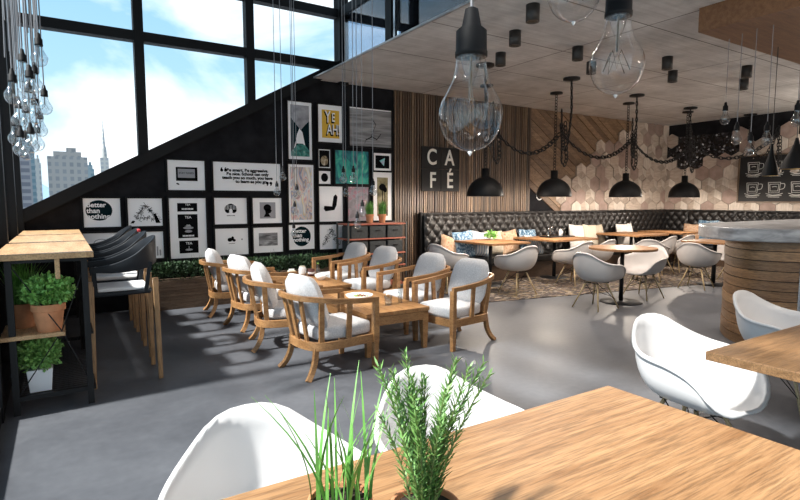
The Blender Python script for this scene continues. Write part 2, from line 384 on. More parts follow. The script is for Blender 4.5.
# upper glazing of wall A: posts, rails, panes
xs = [XL - .02, .985, 2.49, 3.99]
fr = MB()
for x in xs: fr.bb((x - .06, YA - .06, diag(x) - .1 if x < 3.9 else 3.4), (x + .06, YA + .1, ZR))
for x in (3.99,): fr.bb((x - .06, YA - .12, 3.4), (x + .10, YA + .1, ZR))
for z, xa in ((3.70, -.45), (4.53, -.45)):
    fr.bb((xa, YA - .05, z - .065), (3.99, YA + .1, z + .065))
struct(fr.build('trim_3', 'black_frame', bevel=.004))
for i in range(3):
    x0, x1 = xs[i], xs[i + 1]; p = MB()
    p.vprism([(x0, diag(x0) - .02), (x1, diag(x1) - .02), (x1, ZR), (x0, ZR)], YA + .02, YA + .028)
    struct(p.build('window_%d' % (i + 1), 'window_glass'))
p = MB(); p.bb((4.05, YA + .02, 3.48), (5.3, YA + .028, 4.46)); struct(p.build('window_4', 'window_glass'))
# mezzanine glass screen along the slab edge
f2 = MB()
f2.bb((3.95, 1.0, 4.46), (4.05, YA, 4.60))
for y in (6.50, 3.4): f2.bb((3.95, y - .07, ZC + .035), (4.03, y + .09, 4.46))
struct(f2.build('trim_4', 'black_frame'))
struct(MB().bb((3.93, 6.30, 3.476), (3.97, 6.34, 4.46)).build('trim_5', 'steel'))
for i, (y0, y1) in enumerate(((6.60, YA - .1), (3.49, 6.28), (1.0, 3.31))):
    struct(MB().bb((3.975, y0, ZC + .037), (3.985, y1, 4.46)).build('window_%d' % (5 + i), 'tinted_glass'))
# left glass wall
fl = MB()
for y in (8.04, 6.9, 5.66, 4.42, 2.4, -.8, YN): fl.bb((XL - .08, y - .05, 0), (XL + .05, y + .05, ZR))
for z in (.06, 3.70, 4.53): fl.bb((XL - .06, YN, z - .05), (XL + .04, YA, z + .05))
struct(fl.build('trim_6', 'black_frame'))
for i, (y0, y1) in enumerate(((4.47, 8.0), (2.45, 4.37), (-.75, 2.35), (YN + .05, -.85))):
    struct(MB().bb((XL - .012, y0, .1), (XL - .004, y1, ZR)).build('window_%d' % (9 + i), 'window_glass'))
sc = MB(); sc.bb((XL - .14, 4.42, 0), (XL - .09, 8.1, 1.24))  # added low barrier outside the glass, sized to keep sun off the floor
struct(sc.build('sun_barrier', 'wall_black'))
# glazed wall behind the camera and wall B
fb = MB()
for x in (XL, 2, 4.5, 7, 9.5, 12, XB): fb.bb((x - .05, YN - .1, 0), (x + .05, YN, ZC if x > 3.5 else ZR))
fb.bb((XL, YN - .1, ZC - .06), (XB, YN, ZC + .12))
struct(fb.build('trim_7', 'black_frame'))
struct(MB().bb((XL, YN - .06, 0), (3.5, YN - .05, ZR)).build('window_13', 'window_glass'))
struct(MB().bb((3.5, YN - .3, 0), (XB, YN - .1, ZC + .12)).build('wall_front', 'plank_1'))
struct(MB().bb((XB, YN, 0), (XB + .2, YA, 4.6)).build('wall_right', 'wall_black'))

# vertical slats
s_ = MB(); x = 5.03; k = 0
while x < 8.36:
    wdt = random.choice((.030, .034, .040)); dpt = random.choice((.035, .04, .045))
    s_.bb((x, YA - dpt, 0), (x + wdt, YA, ZC), random.choice((0, 0, 1, 1, 0, 3, 2))); x += wdt + .017
struct(s_.build('trim_8', ['slat_0', 'slat_1', 'slat_2', 'slat_3']))
# diagonal planks: strips clipped to the field
def clip(poly, a, b_, c_):  # keep a*x+b*z<=c
    out = []
    for i in range(len(poly)):
        p, q = poly[i], poly[(i + 1) % len(poly)]; dp = a * p[0] + b_ * p[1] - c_; dq = a * q[0] + b_ * q[1] - c_
        if dp <= 0: out.append(p)
        if (dp < 0 < dq) or (dq < 0 < dp):
            t = dp / (dp - dq); out.append((p[0] + (q[0] - p[0]) * t, p[1] + (q[1] - p[1]) * t))
    return out
ang = R(-33); dx, dz = math.cos(ang), math.sin(ang); nx, nz = -dz, dx
base = 8.40 * nx + 1.80 * nz
s_ = MB(); t = base; k = 0
while t < base + 4.6:
    field = [(8.40, .9), (12.6, .9), (12.6, ZC), (8.40, ZC)]
    poly = clip(clip(field, nx, nz, t + .125), -nx, -nz, -t)
    if len(poly) > 2: s_.vprism(poly, YA - random.choice((.02, .03, .04)), YA, random.choice((0, 1, 2)))
    t += .133; k += 1
struct(s_.build('trim_9', ['plank_0', 'plank_1', 'plank_2']))
# hexagon cladding
def hexes(inside, mapper, u0, u1, v0, v1, rr=.19):
    h = MB(); wd = rr * math.sqrt(3); row = 0; v = v0
    while v < v1:
        u = u0 + (wd / 2 if row % 2 else 0)
        while u < u1:
            if inside(u, v):
                th = random.choice((.045, .052, .062, .075)); pts = [(u + (rr - .005) * math.sin(PI / 3 * k), v + (rr - .005) * math.cos(PI / 3 * k)) for k in range(6)]
                kind = random.random()
                front = [mapper(a, b__, th) for a, b__ in pts]; back = [mapper(a, b__, 0) for a, b__ in pts]
                vs = front + back + [mapper(u, v, th + (.03 if kind > .68 else 0))]
                side = [(k, (k + 1) % 6, 6 + (k + 1) % 6, 6 + k) for k in range(6)]
                if kind < .32: fs = [(1, tuple(range(6)))]
                elif kind < .68: fs = [(random.choice((0, 0, 2)), tuple(range(6)))]
                else: fs = [((2, 3, 0)[(k // 2) % 3], (k, (k + 1) % 6, 12)) for k in range(6)]
                o = len(h.v); h.v += [tuple(q) for q in vs]
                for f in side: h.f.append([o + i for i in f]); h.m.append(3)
                for mi, f in fs: h.f.append([o + i for i in f]); h.m.append(mi)
            u += wd
        v += rr * 1.5; row += 1
    return h
hA = hexes(lambda u, v: u > 9.3 and u < 13.35 and v < 2.0 + (u - 9.45) * .56 + .1 * math.sin(u * 9) and v < 3.5, lambda u, v, t: (u, YA - t, v), 9.2, 13.4, .75, 3.6)
struct(hA.build('trim_10', ['hex_beige', 'hex_pink', 'hex_light', 'hex_mid']))
def insideB(u, v):  # u = distance from the corner along wall B
    if v > 3.3: return False
    if u < .25: return v < 3.3
    if u < 1.1: return v < 2.40
    if u < 1.75: return v < 2.62
    return v < 2.98 + .15 * math.sin(u * 5)
hB = hexes(insideB, lambda u, v, t: (XB - t, YA - u, v), .17, 7.5, .75, 3.6)
struct(hB.build('trim_11', ['hex_beige', 'hex_pink', 'hex_light', 'hex_mid']))
struct(MB().bb((XB - .02, 6.2, 2.3), (XB, YA, 3.12)).build('trim_12', 'mosaic'))

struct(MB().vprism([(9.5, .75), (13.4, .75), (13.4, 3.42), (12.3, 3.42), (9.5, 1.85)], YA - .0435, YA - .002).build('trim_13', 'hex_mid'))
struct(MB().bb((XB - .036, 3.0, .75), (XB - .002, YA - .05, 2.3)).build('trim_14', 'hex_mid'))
# ------------------------------------------------------------------ outside
struct(MB().bb((-900, 10, -61), (900, 1500, -60)).build('ground', 'city_ground'))
def tower(px0, px1, ytop, dist, mat, label, crown=None, name='tower_block'):
    a = at_depth(px0, 201, dist); b__ = at_depth(px1, 201, dist); top = at_depth((px0 + px1) / 2, ytop, dist).z
    wdt = (b__ - a).length; cx = (a + b__) / 2; rz = math.atan2(cx.y, cx.x) - PI / 2; wdt *= .85
    t_ = thing(name, label, 'building', (cx.x, cx.y, -60), rz)
    q = MB(); q.box((0, wdt * .2, (top + 60) / 2), (wdt, wdt * .4, top + 60)); q.build('wall', mat, t_)
    q = MB()
    if crown == 'spire':
        q.lathe([(wdt * .35, 0), (wdt * .3, 9), (wdt * .18, 12), (wdt * .14, 20), (.4, 32), (.05, 42)], 12, (0, wdt * .4, top + 60))
    else:
        q.box((0, wdt * .4, top + 61.5), (wdt * .7, wdt * .5, 3)); q.box((wdt * .1, wdt * .4, top + 64), (wdt * .25, wdt * .2, 3))
    q.build('roof', mat, t_); return t_
tower(9, 33, 151, 260, 'tower_brown', 'brownish tower block nearest the glass corner, left edge of the skyline')
tower(24, 37, 146, 330, 'tower_glass', 'blue-green glass tower just behind the brownish block')
tower(36, 43, 163, 380, 'tower_pale', 'slim pale tower between the glass tower and the wide grey block')
tower(50, 90, 157, 300, 'tower_grey', 'wide grey office block with gridded facade in the middle of the skyline')
tower(86, 96, 169, 420, 'tower_glass', 'small bluish block peeping out right of the wide grey block')
tower(102, 111, 158, 520, 'tower_pale', 'cream tower with a pointed spire right of the wide grey block', 'spire', 'spire_tower')
tower(148, 151, 120, 600, 'tower_grey', 'very thin tall grey tower beside the second window post')
hl = MB(); pts = []
for k in range(25):
    pts.append(at_depth(-60 + k * 14, 201, 1200))
vs = []; n = len(pts)
for k, q in enumerate(pts):
    h = 60 + 30 * math.sin(k * .45 + .6) + 12 * math.sin(k * 1.3)
    vs += [(q.x, q.y, -60), (q.x, q.y, h), (q.x + 250 * fw.x, q.y + 250 * fw.y, -60)]
fs = []
for k in range(n - 1):
    a = k * 3; fs += [(a, a + 3, a + 4, a + 1), (a + 1, a + 4, a + 5, a + 2)]
hl.add(vs, fs); struct(hl.build('ground_hills', 'hill_blue', smooth=True))

# ------------------------------------------------------------------ gallery pictures
RX = (PI / 2, 0, 0)
def picture(x0, x1, z0, z1, label, inset=.0, mat='paper', frame=.022, name='framed_print', group=None):
    cx, cz = (x0 + x1) / 2, (z0 + z1) / 2; w_, h_ = x1 - x0, z1 - z0
    t_ = thing(name, label, 'picture', (cx, YA - .001, cz), 0, group or 'black framed prints on the dark gallery wall')
    f = MB(); o = frame
    f.bb((-w_ / 2 - o, -.035, h_ / 2), (w_ / 2 + o, 0, h_ / 2 + o)); f.bb((-w_ / 2 - o, -.035, -h_ / 2 - o), (w_ / 2 + o, 0, -h_ / 2))
    f.bb((-w_ / 2 - o, -.035, -h_ / 2), (-w_ / 2, 0, h_ / 2)); f.bb((w_ / 2, -.035, -h_ / 2), (w_ / 2 + o, 0, h_ / 2))
    f.build('frame', 'black_frame', t_)
    MB().bb((-w_ / 2, -.022, -h_ / 2), (w_ / 2, -.002, h_ / 2)).build('mount_board', mat, t_)
    return t_, w_, h_
def art(t_, polys, mat, name='artwork', lay=0):
    q = MB(); y = -.0235 - lay * .0012
    for p in polys: q.vprism(p, y, y + .0015)
    return q.build(name, mat, board_of(t_))
def board_of(t_):
    return [c for c in t_.children if c.name.split('.')[0] in ('mount_board', 'board')][0]
def rect(a, b_, c_, d): return [(a, b_), (c_, b_), (c_, d), (a, d)]
YT = -.0262
t_, w_, h_ = picture(.24, .67, 1.155, 1.535, 'white print with a dark oval reading Better than nothing, far left of the gallery wall')
art(t_, [ellipse(-.035, .03, .155, .135)], 'ink_teal')
for i, s__ in enumerate(('Better', 'than', 'nothing')): text(s__, .088, (-.18, YT, .075 - i * .076), RX, 'paper', t_, bold=.002)
t_, w_, h_ = picture(.76, 1.19, 1.155, 1.535, 'white print of a triangular black ink drawing, right of the Better than nothing oval print')
q = []
for k in range(130):
    s0 = random.random(); side = random.choice((0, 1, 2)); a = random.uniform(0, PI)
    c_ = [(-.13 + .13 * s0, -.10 + .2 * s0), (.13 - .13 * s0 + .04 * (1 - s0), -.10 + .2 * s0), (-.13 + .26 * s0, -.08)][side]
    L = random.uniform(.01, .03); c_ = (c_[0] + random.gauss(0, .014), c_[1] + random.gauss(0, .014))
    ux, uz = math.cos(a) * L, math.sin(a) * L; q.append([(c_[0] - ux, c_[1] - uz), (c_[0] + ux, c_[1] + uz), (c_[0] + ux - uz * .2, c_[1] + uz + ux * .2), (c_[0] - ux - uz * .2, c_[1] - uz + ux * .2)])
q.append([(.10, -.02), (.13, -.02), (.19, -.15), (.13, -.15)]); q.append([(-.19, -.15), (-.15, -.15), (-.13, -.12), (-.16, -.11)])
art(t_, q, 'ink')
t_, w_, h_ = picture(.22, .68, .70, 1.075, 'white print with a faint arc, lower left behind the bar stools')
art(t_, [ellipse(-.02, .06, .09, .05)], 'paper_grey'); art(t_, [ellipse(-.02, .05, .085, .05)], 'paper', 'artwork', 1)
t_, w_, h_ = picture(.76, 1.19, .70, 1.075, 'white print of small grey city towers along its lower edge, above the hedge left end')
art(t_, [rect(-.12 + k * .035, -.15, -.10 + k * .035, -.15 + random.uniform(.03, .13)) for k in range(9)], 'paper_grey')
t_, w_, h_ = picture(1.28, 1.78, 1.655, 2.075, 'white print of an old black television set, top left of the prints')
art(t_, [rect(-.14, -.08, .15, .115)], 'ink'); art(t_, [rect(-.115, -.035, .115, .09)], 'paper_grey', 'artwork', 1)
text('STAY TUNED', .034, (0, YT - .001, .02), RX, 'ink', t_, align='CENTER'); art(t_, [rect(-.14, -.125, -.11, -.11), rect(-.125, -.135, -.10, -.12)], 'ink')
t_, w_, h_ = picture(1.28, 1.78, .68, 1.54, 'tall white print with three stacked black label panels, beneath the television print')
art(t_, [rect(-.14, .24, .13, .36), rect(-.14, -.14, .13, .20), rect(-.13, -.36, .13, -.18)], 'ink')
for s__, z_, sz in (('TEA', .325, .04), ('WODEHOUSE', .265, .035), ('TEA', .14, .05), ('TEA', .03, .03), ('WODEHOUSE', -.12, .035), ('TEA', -.235, .05)):
    if s__ == 'WODEHOUSE': art(t_, [rect(-.08 + k * .02, z_, -.066 + k * .02, z_ + .022) for k in range(8)], 'paper', 'artwork', 1)
    else: text(s__, sz, (0, YT, z_), RX, 'paper', t_, align='CENTER')
art(t_, [ellipse(0, .005, .07, .02), rect(-.035, .015, .035, .04), ellipse(0, -.045, .05, .018), ellipse(0, -.31, .05, .015), rect(-.005, -.31, .005, -.26)], 'paper_grey', 'artwork', 1)
t_, w_, h_ = picture(1.90, 2.92, 1.655, 2.075, 'wide white print with a quotation on being smart, aggressive and nice')
for i, (s__, x_) in enumerate((('Be smart. Be aggressive.', .0), ('Be nice. School can only', .0), ('teach you so much, you have', .0), ('to learn as you go', .05))):
    text(s__, .062, (x_, YT, .075 - i * .056), RX, 'ink', t_, align='CENTER', sx=1.05, bold=.0025)
def quote_mark(x_, z_, s_, flip):
    out = []
    for d_ in (0, .055):
        out.append(ellipse(x_ + d_, z_, .022, .022, 14)); out.append([(x_ + d_ - .022 * flip, z_), (x_ + d_ - .01 * flip, z_ + .035 * flip), (x_ + d_ + .012 * flip, z_ + .045 * flip), (x_ + d_ - .002 * flip, z_ + .01 * flip)])
    return out
art(t_, quote_mark(-.385, .09, 1, 1) + quote_mark(.30, -.09, 1, -1), 'ink')
t_, w_, h_ = picture(1.90, 2.38, 1.155, 1.545, 'white print of a round striped fan emblem, under the left half of the quotation')
art(t_, [ellipse(-.045, .03, .045, .06), ellipse(.045, .03, .045, .06), ellipse(0, .06, .06, .05)], 'ink'); art(t_, [ellipse(0, .0, .025, .035)] + [rect(-.075 + k * .022, .02, -.070 + k * .022, .09) for k in range(8)], 'paper', 'artwork', 1)
art(t_, [rect(-.06 + k * .018, -.075, -.05 + k * .018, -.062) for k in range(7)], 'ink')
t_, w_, h_ = picture(2.47, 2.93, 1.155, 1.545, 'white print of a black head silhouette in profile, right of the fan emblem')
art(t_, [rect(-.12, -.12, .13, .13)], 'paper_grey'); art(t_, [ellipse(.0, .045, .06, .055), [(-.04, .02), (.05, .03), (.07, 0), (.05, -.035), (.02, -.045), (.05, -.095), (-.06, -.095), (-.03, -.04)]], 'ink', 'artwork', 1)
t_, w_, h_ = picture(1.90, 2.39, .69, 1.09, 'white print with a small black leaf mark, below the round fan emblem')
art(t_, [ellipse(-.03, .03, .035, .03), ellipse(.01, .05, .02, .03), ellipse(.03, .02, .025, .02), ellipse(.15, .03, .008, .012), rect(-.05, -.03, .04, -.025)], 'ink')
t_, w_, h_ = picture(2.47, 2.94, .70, 1.09, 'white print holding a grey panoramic landscape photograph, below the head silhouette')
art(t_, [rect(-.15, -.09, .15, .11)], 'art_photo')
t_, w_, h_ = picture(3.06, 3.46, 2.16, 3.06, 'tall print of dark mountains above a green sea, top row left')
art(t_, [rect(-.155, -.40, .155, .40)], 'art_clouds'); art(t_, [[(-.155, -.40), (.155, -.40), (.155, .16), (.09, .10), (.02, .02), (-.03, .06), (-.155, .20)]], 'ink_teal', 'artwork', 1)
art(t_, [[(-.06, -.2), (.05, -.2), (.10, -.3), (.04, -.02), (-.01, .04), (-.05, -.05), (-.11, -.3)]], 'paper', 'artwork', 2); art(t_, [[(-.155, -.40), (.155, -.40), (.155, -.31), (.08, -.22), (-.03, -.20), (-.155, -.33)]], 'art_wave', 'artwork', 3)
t_, w_, h_ = picture(3.57, 4.00, 2.46, 3.06, 'white framed yellow poster reading Yeah in tilted block letters')
art(t_, [rect(-.145, -.23, .165, .22)], 'yellow')
for s__, x_, z_, sz in (('Y', -.09, .02, .27), ('E', .03, .04, .20), ('AH!', -.06, -.17, .24)):
    text(s__, sz, (x_ - .014, YT, z_ - .02), RX, 'ink', t_, sx=.6, bold=.008); text(s__, sz, (x_, YT - .0015, z_), RX, 'paper', t_, sx=.6, bold=.002)
t_, w_, h_ = picture(4.14, 4.96, 2.43, 3.07, 'large grey photograph of waves and bare branches, top right of the prints')
art(t_, [rect(-.41, -.32, .41, .30)], 'art_bw')
q = []
for (a, b__) in ((( -.1, -.22), (.02, -.16)), ((.02, -.16), (.12, -.2)), ((.12, -.2), (.2, -.1)), ((-.1, -.22), (-.12, -.28)), ((.0, -.17), (.1, .05)), ((.1, .05), (.02, .15))):
    q.append([(a[0], a[1]), (b__[0], b__[1]), (b__[0], b__[1] + .018), (a[0], a[1] + .018)])
art(t_, q, 'ink', 'artwork', 1)
t_, w_, h_ = picture(3.57, 3.78, 2.04, 2.34, 'small print of a curled brown shell, under the yellow poster')
art(t_, [rect(-.09, -.135, .09, .135)], 'ink'); art(t_, [ellipse(.0, -.03, .065, .08)], 'art_shell', 'artwork', 1)
t_, w_, h_ = picture(3.57, 3.78, 1.78, 1.99, 'small square white print with one black disc')
art(t_, [ellipse(0, 0, .062, .07)], 'ink')
t_, w_, h_ = picture(3.87, 4.50, 1.79, 2.34, 'large square green and teal marbled print in the middle of the right block')
art(t_, [rect(-.315, -.275, .315, .275)], 'art_teal')
t_, w_, h_ = picture(4.60, 4.96, 2.03, 2.33, 'small print of a glowing coloured prism on black, at the right end')
art(t_, [rect(-.14, -.11, .14, .11)], 'ink'); art(t_, [[(-.06, .02), (.05, .07), (.03, -.07)]], 'art_prism', 'artwork', 1)
t_, w_, h_ = picture(3.05, 3.48, 1.16, 2.08, 'tall print of pastel flowing bands, under the mountain print')
art(t_, [rect(-.18, -.42, .18, .42)], 'art_map')
t_, w_, h_ = picture(3.57, 4.00, 1.16, 1.74, 'white print of a black lounge chair silhouette')
art(t_, [[(-.12, -.03), (.02, -.04), (.05, .13), (.09, .16), (.12, .12), (.10, -.02), (.06, -.10), (-.10, -.12), (-.13, -.08)]], 'ink')
t_, w_, h_ = picture(4.10, 4.50, 1.16, 1.74, 'grey print scattered with dusky pink blossoms, behind the hanging bulbs')
art(t_, [rect(-.20, -.29, .20, .29)], 'art_flower')
t_, w_, h_ = picture(4.59, 4.97, 1.16, 2.00, 'tall print of palm trees behind the two potted herbs')
art(t_, [rect(-.11, -.34, .11, .33)], 'art_palm'); art(t_, [rect(-.01, -.3, .006, .12), rect(.04, -.3, .052, .1), ellipse(0, .16, .07, .06), ellipse(.05, .12, .04, .05)], 'ink', 'artwork', 1)
t_, w_, h_ = picture(3.04, 3.48, .72, 1.12, 'white print with a black lettered disc, bottom row below the pastel bands')
art(t_, [ellipse(0, .01, .155, .16)], 'ink_teal')
for i, s__ in enumerate(('Better', 'than', 'nothing')): text(s__, .088, (-.15, YT, .07 - i * .07), RX, 'paper', t_, bold=.002)
t_, w_, h_ = picture(3.57, 4.00, .70, 1.11, 'white print of a black ink triangle of twigs, bottom row beside the shelf unit')
q = []
for k in range(130):
    s0 = random.random(); sd = random.choice((-1, 1)); a = random.uniform(0, PI); L = random.uniform(.01, .03)
    c_ = (sd * (.14 - .14 * s0) + random.gauss(0, .02), -.14 + .26 * s0 + random.gauss(0, .02)); ux, uz = math.cos(a) * L, math.sin(a) * L
    q.append([(c_[0] - ux, c_[1] - uz), (c_[0] + ux, c_[1] + uz), (c_[0] + ux - uz * .2, c_[1] + uz + ux * .2), (c_[0] - ux - uz * .2, c_[1] - uz + ux * .2)])
art(t_, q, 'ink')

# CAFE sign: one dark square board with four letters
t_ = thing('cafe_sign', 'dark square sign with white letters CAFÉ on the vertical slats', 'sign', (6.02, YA - .052, 2.09))
q = MB()
for a, c_ in ((-.22, .205), (.22, .205), (-.22, -.205), (.22, -.205)): q.box((a, -.012, c_), (.432, .024, .405))
q.build('board', 'board_black', t_, bevel=.003)
for s__, x_, z_, sz in (('C', -.21, .085, .44), ('A', .20, .085, .44), ('F', -.19, -.34, .44), ('É', .21, -.34, .44)):
    text(s__, sz * .92, (x_, -.026, z_), RX, 'letter_white', t_, 'letter', 'CENTER', .003, .8, .006)
# round mark on the black corner of wall
tag(MB().lathe([(.10, 0), (.115, .01), (.13, 0), (.115, -.01), (.10, 0)], 24).build('ring_hook', 'white_ceramic', loc=(8.72, YA - .02, 1.62)), 'small white ring on the black triangle below the diagonal planks', 'hook')
bpy.data.objects['ring_hook'].rotation_euler = (PI / 2, 0, 0); bpy.data.objects['ring_hook'].scale = (.8, .8, 1)

# chalkboard on wall B
t_ = thing('chalkboard', 'framed black menu board with chalk drawings of coffee cups on the hexagon wall', 'menu board', (XB - .09, 4.95, 2.0))
q = MB(); W, H = 2.56, 1.02
for a, b__ in (((-.02, -W / 2, H / 2 - .0), (.03, W / 2, H / 2 + .03)), ((-.02, -W / 2, -H / 2 - .03), (.03, W / 2, -H / 2)), ((-.02, -W / 2 - .03, -H / 2 - .03), (.03, -W / 2, H / 2 + .03)), ((-.02, W / 2, -H / 2 - .03), (.03, W / 2 + .03, H / 2 + .03))): q.bb(a, b__)
q.build('frame', 'board_frame', t_)
MB().bb((0, -W / 2, -H / 2), (.03, W / 2, H / 2)).build('board', 'board_black', t_)
for r_ in range(2):
    for c_ in range(5):
        q = MB(); y0 = W / 2 - .30 - c_ * .44; z0 = .24 - r_ * .46; X = -.006
        def L(pts, r__=.007): q.tube([(X, y0 - a, z0 + b__) for a, b__ in pts], r__, 5)
        L([(-.13, .13), (-.11, -.10), (.09, -.10), (.11, .13), (-.13, .13)]); L([(-.10, .09), (-.085, -.06), (.065, -.06), (.08, .09), (-.10, .09)])
        L(smooth_path([(.11, .10), (.19, .09), (.18, .0), (.10, -.03)], 4)); L(smooth_path([(-.17, -.11), (-.05, -.15), (.08, -.14), (.16, -.11)], 4)); L([(-.15, -.165), (.14, -.16)])
        L([(-.05, .03), (.0, .04), (.04, .03)]); L([(-.12, -.19), (.10, -.195)])
        q.build('chalk_drawing', 'chalk', board_of(t_))

# ------------------------------------------------------------------ ceiling fixtures
for i, ((x, y), lb) in enumerate((((4.05, 3.9), 'black cylinder downlight nearest the camera, just left of the highest glass bulb'), ((4.49, 4.59), 'black cylinder downlight right of the big bulb socket, the larger of its pair'), ((4.98, 5.35), 'black cylinder downlight right of the big bulb socket, the smaller of its pair'),
        ((5.61, 4.62), 'black cylinder downlight just left of the second big bulb'), ((6.37, 5.0), 'black cylinder downlight half hidden behind the second big bulb'), ((7.02, 4.28), 'black downlight right of the second big bulb, upper of its pair'), ((7.83, 4.68), 'black downlight right of the second big bulb, lower of its pair'),
        ((8.45, 3.94), 'black downlight behind the bar bulb cords, upper of its pair'), ((9.3, 4.37), 'black downlight behind the bar bulb cords, lower of its pair'))):
    t_ = thing('ceiling_downlight', lb, 'ceiling light', (x, y, ZC), 0, 'black cylinder downlights on the concrete ceiling')
    MB().lathe([(0, 0), (.068, 0), (.068, -.165), (.055, -.165), (.05, -.12), (0, -.12)], 20).build('housing', 'fixture_black', t_, True)
    MB().lathe([(0, -.121), (.045, -.121), (.045, -.125), (0, -.125)], 16).build('lens', 'glow', [c for c in t_.children if c.name.startswith('housing')][0])
    ld = bpy.data.lights.new('downlight', 'SPOT'); ld.energy = 60; ld.color = (1, .90, .80); ld.spot_size = R(150); ld.spot_blend = .9; ld.shadow_soft_size = .05
    lo = bpy.data.objects.new('downlight', ld); C.objects.link(lo); lo.location = (x, y, ZC - .17)
for i, (x, y, zl, e_) in enumerate(((4.3, .2, 2.45, 50), (4.6, -1.8, 2.45, 45), (10.9, 1.7, 2.35, 75), (12.2, 3.3, 2.3, 65))):  # lamps added out of view to brighten the ceiling and bar side
    t_ = thing('added_fill_globe', 'added glass globe lamp out of view, brightening the bar side of the room', 'pendant lamp', (x, y, 0), 0, 'added fill globes out of view')
    MB().lathe([(0, zl - .10), (.06, zl - .08), (.10, zl), (.06, zl + .08), (.02, zl + .10)], 20).build('globe', 'clear_glass', t_, True)
    MB().lathe([(0, zl - .03), (.025, zl), (0, zl + .03)], 12).build('bulb', 'glow', t_, True)
    MB().lathe([(0, zl + .16), (.03, zl + .15), (.035, zl + .10), (0, zl + .095)], 16).build('socket', 'socket_black', t_, True)
    MB().tube([(0, 0, zl + .15), (0, 0, ZC)], .004, 6).build('cord', 'cord_dark', t_)
    ld = bpy.data.lights.new('added_fill_light', 'POINT'); ld.energy = e_; ld.color = (1, .88, .76); ld.shadow_soft_size = .06
    lo = bpy.data.objects.new('added_fill_light', ld); C.objects.link(lo); lo.location = (x, y, zl - .14)
# timber canopy over the bar
tag(MB().bb((5.53, -.6, 3.20), (9.4, 3.06, ZC - .001)).build('timber_canopy', 'canopy_wood', bevel=.004), 'brown timber box canopy under the ceiling above the bar', 'canopy')

# chain helper
def chain(q, pts, link=.085, r=.0085, w_=.026):
    P = [Vector(p) for p in pts]; L = [0]
    for i in range(1, len(P)): L.append(L[-1] + (P[i] - P[i - 1]).length)
    step = link * .72; n = int(L[-1] / step)
    def at(s__):
        s__ = max(0, min(L[-1], s__))
        for i in range(1, len(P)):
            if s__ <= L[i]: return P[i - 1].lerp(P[i], (s__ - L[i - 1]) / max(1e-9, L[i] - L[i - 1]))
        return P[-1]
    for k in range(n):
        c = at((k + .5) * step); t = (at((k + .5) * step + .02) - at((k + .5) * step - .02)).normalized()
        a = Vector((0, 1, 0)) - t * t.y
        if a.length < .1: a = Vector((1, 0, 0)) - t * t.x
        a.normalize(); b__ = t.cross(a)
        s__ = (a if k % 2 else b__); s__ = (s__ + (b__ if k % 2 else a) * .5).normalized()
        ring = [c + t * (math.sin(j * PI / 4) * link / 2) + s__ * (math.cos(j * PI / 4) * w_) for j in range(8)]
        q.tube(ring + [ring[0]], r, 5, 0, False)
def sag(a, b__, d, n=18):
    a, b__ = Vector(a), Vector(b__)
    return [a.lerp(b__, k / n) - Vector((0, 0, d * 4 * (k / n) * (1 - k / n))) for k in range(n + 1)]
doms = [(6.14, 6.92), (7.60, 6.70), (9.60, 6.62), (11.6, 6.55)]
lab = ['in front of the vertical slats, leftmost', 'in front of the diagonal planks', 'in front of the left hexagon wall beside the corner', 'right of the room corner, rightmost of the domes']
for i, (x, y) in enumerate(doms):
    t_ = thing('dome_pendant', 'black dome pendant lamp, ' + lab[i], 'pendant lamp', (x, y, 0), 0, 'black dome pendants over the booth tables')
    zb = 1.58; rr = .31
    prof = [(rr, zb)] + [(rr * math.cos(a), zb + .03 + rr * .98 * math.sin(a)) for a in [R(d_) for d_ in range(0, 76, 8)]] + [(.062, zb + .335), (.062, zb + .47), (.05, zb + .475), (.0, zb + .475)]
    inn = [(max(r_ - .006, 0), z_ - .003) for r_, z_ in prof[:-3]][::-1]
    MB().lathe(inn + prof, 36).build('lamp_shade', 'shade_black', t_, True)
    MB().lathe([(0, zb + .06), (.03, zb + .07), (.045, zb + .12), (.03, zb + .19), (.02, zb + .24), (0, zb + .25)], 14).build('bulb', 'glow', t_, True)
    q = MB(); chain(q, [(0, 0, zb + .48), (0, 0, ZC - .02)], .075, .006, .02); q.build('chain', 'black_metal', t_)
    MB().lathe([(0, ZC), (.11, ZC), (.11, ZC - .03), (.02, ZC - .04), (0, ZC - .06)], 20).build('canopy', 'black_metal', t_, True)
    ld = bpy.data.lights.new('pendant_light', 'POINT'); ld.energy = 60; ld.color = (1, .87, .74); ld.shadow_soft_size = .05
    lo = bpy.data.objects.new('pendant_light', ld); C.objects.link(lo); lo.location = (x, y, zb - .03)
hooks = [(5.2, 5.9), (6.92, 5.8), (9.01, 6.05), (11.16, 6.25), (13.15, 6.0)]
hl_ = ['hidden behind the big bulb', 'above and right of the second dome', 'above and right of the third dome', 'above the fourth dome at the room corner', 'near the dark band of the far right wall']
gath = [(6.0, 6.6, 2.70), (7.52, 6.50, 2.72), (9.50, 6.45, 2.70), (11.5, 6.4, 2.70), (13.1, 5.4, 2.95)]
for i, (x, y) in enumerate(hooks):
    t_ = thing('ceiling_chain', 'black chain looping from its ceiling plate, ' + hl_[i], 'chain', (x, y, 0), 0, 'heavy looped chains between ceiling plates and domes')
    MB().lathe([(0, ZC), (.13, ZC), (.13, ZC - .03), (.02, ZC - .04), (0, ZC - .07)], 20).build('ceiling_plate', 'black_metal', t_, True)
    g = gath[i]; q = MB(); chain(q, [(0, 0, ZC - .05), (.02, 0, 2.95)] + [Vector(p) - Vector((x, y, 0)) for p in sag((x + .02, y, 2.93), (g[0], g[1], g[2] + .15), .55)], .10, .010, .028); chain(q, [Vector(p) - Vector((x, y, 0)) for p in ((g[0], g[1], 3.1), (g[0] + .03, g[1], 2.2), (g[0] + .10, g[1], 2.12), (g[0] + .16, g[1], 2.25), (g[0] + .1, g[1], 2.9))], .10, .009, .026); q.build('hanging_chain', 'black_metal', t_)
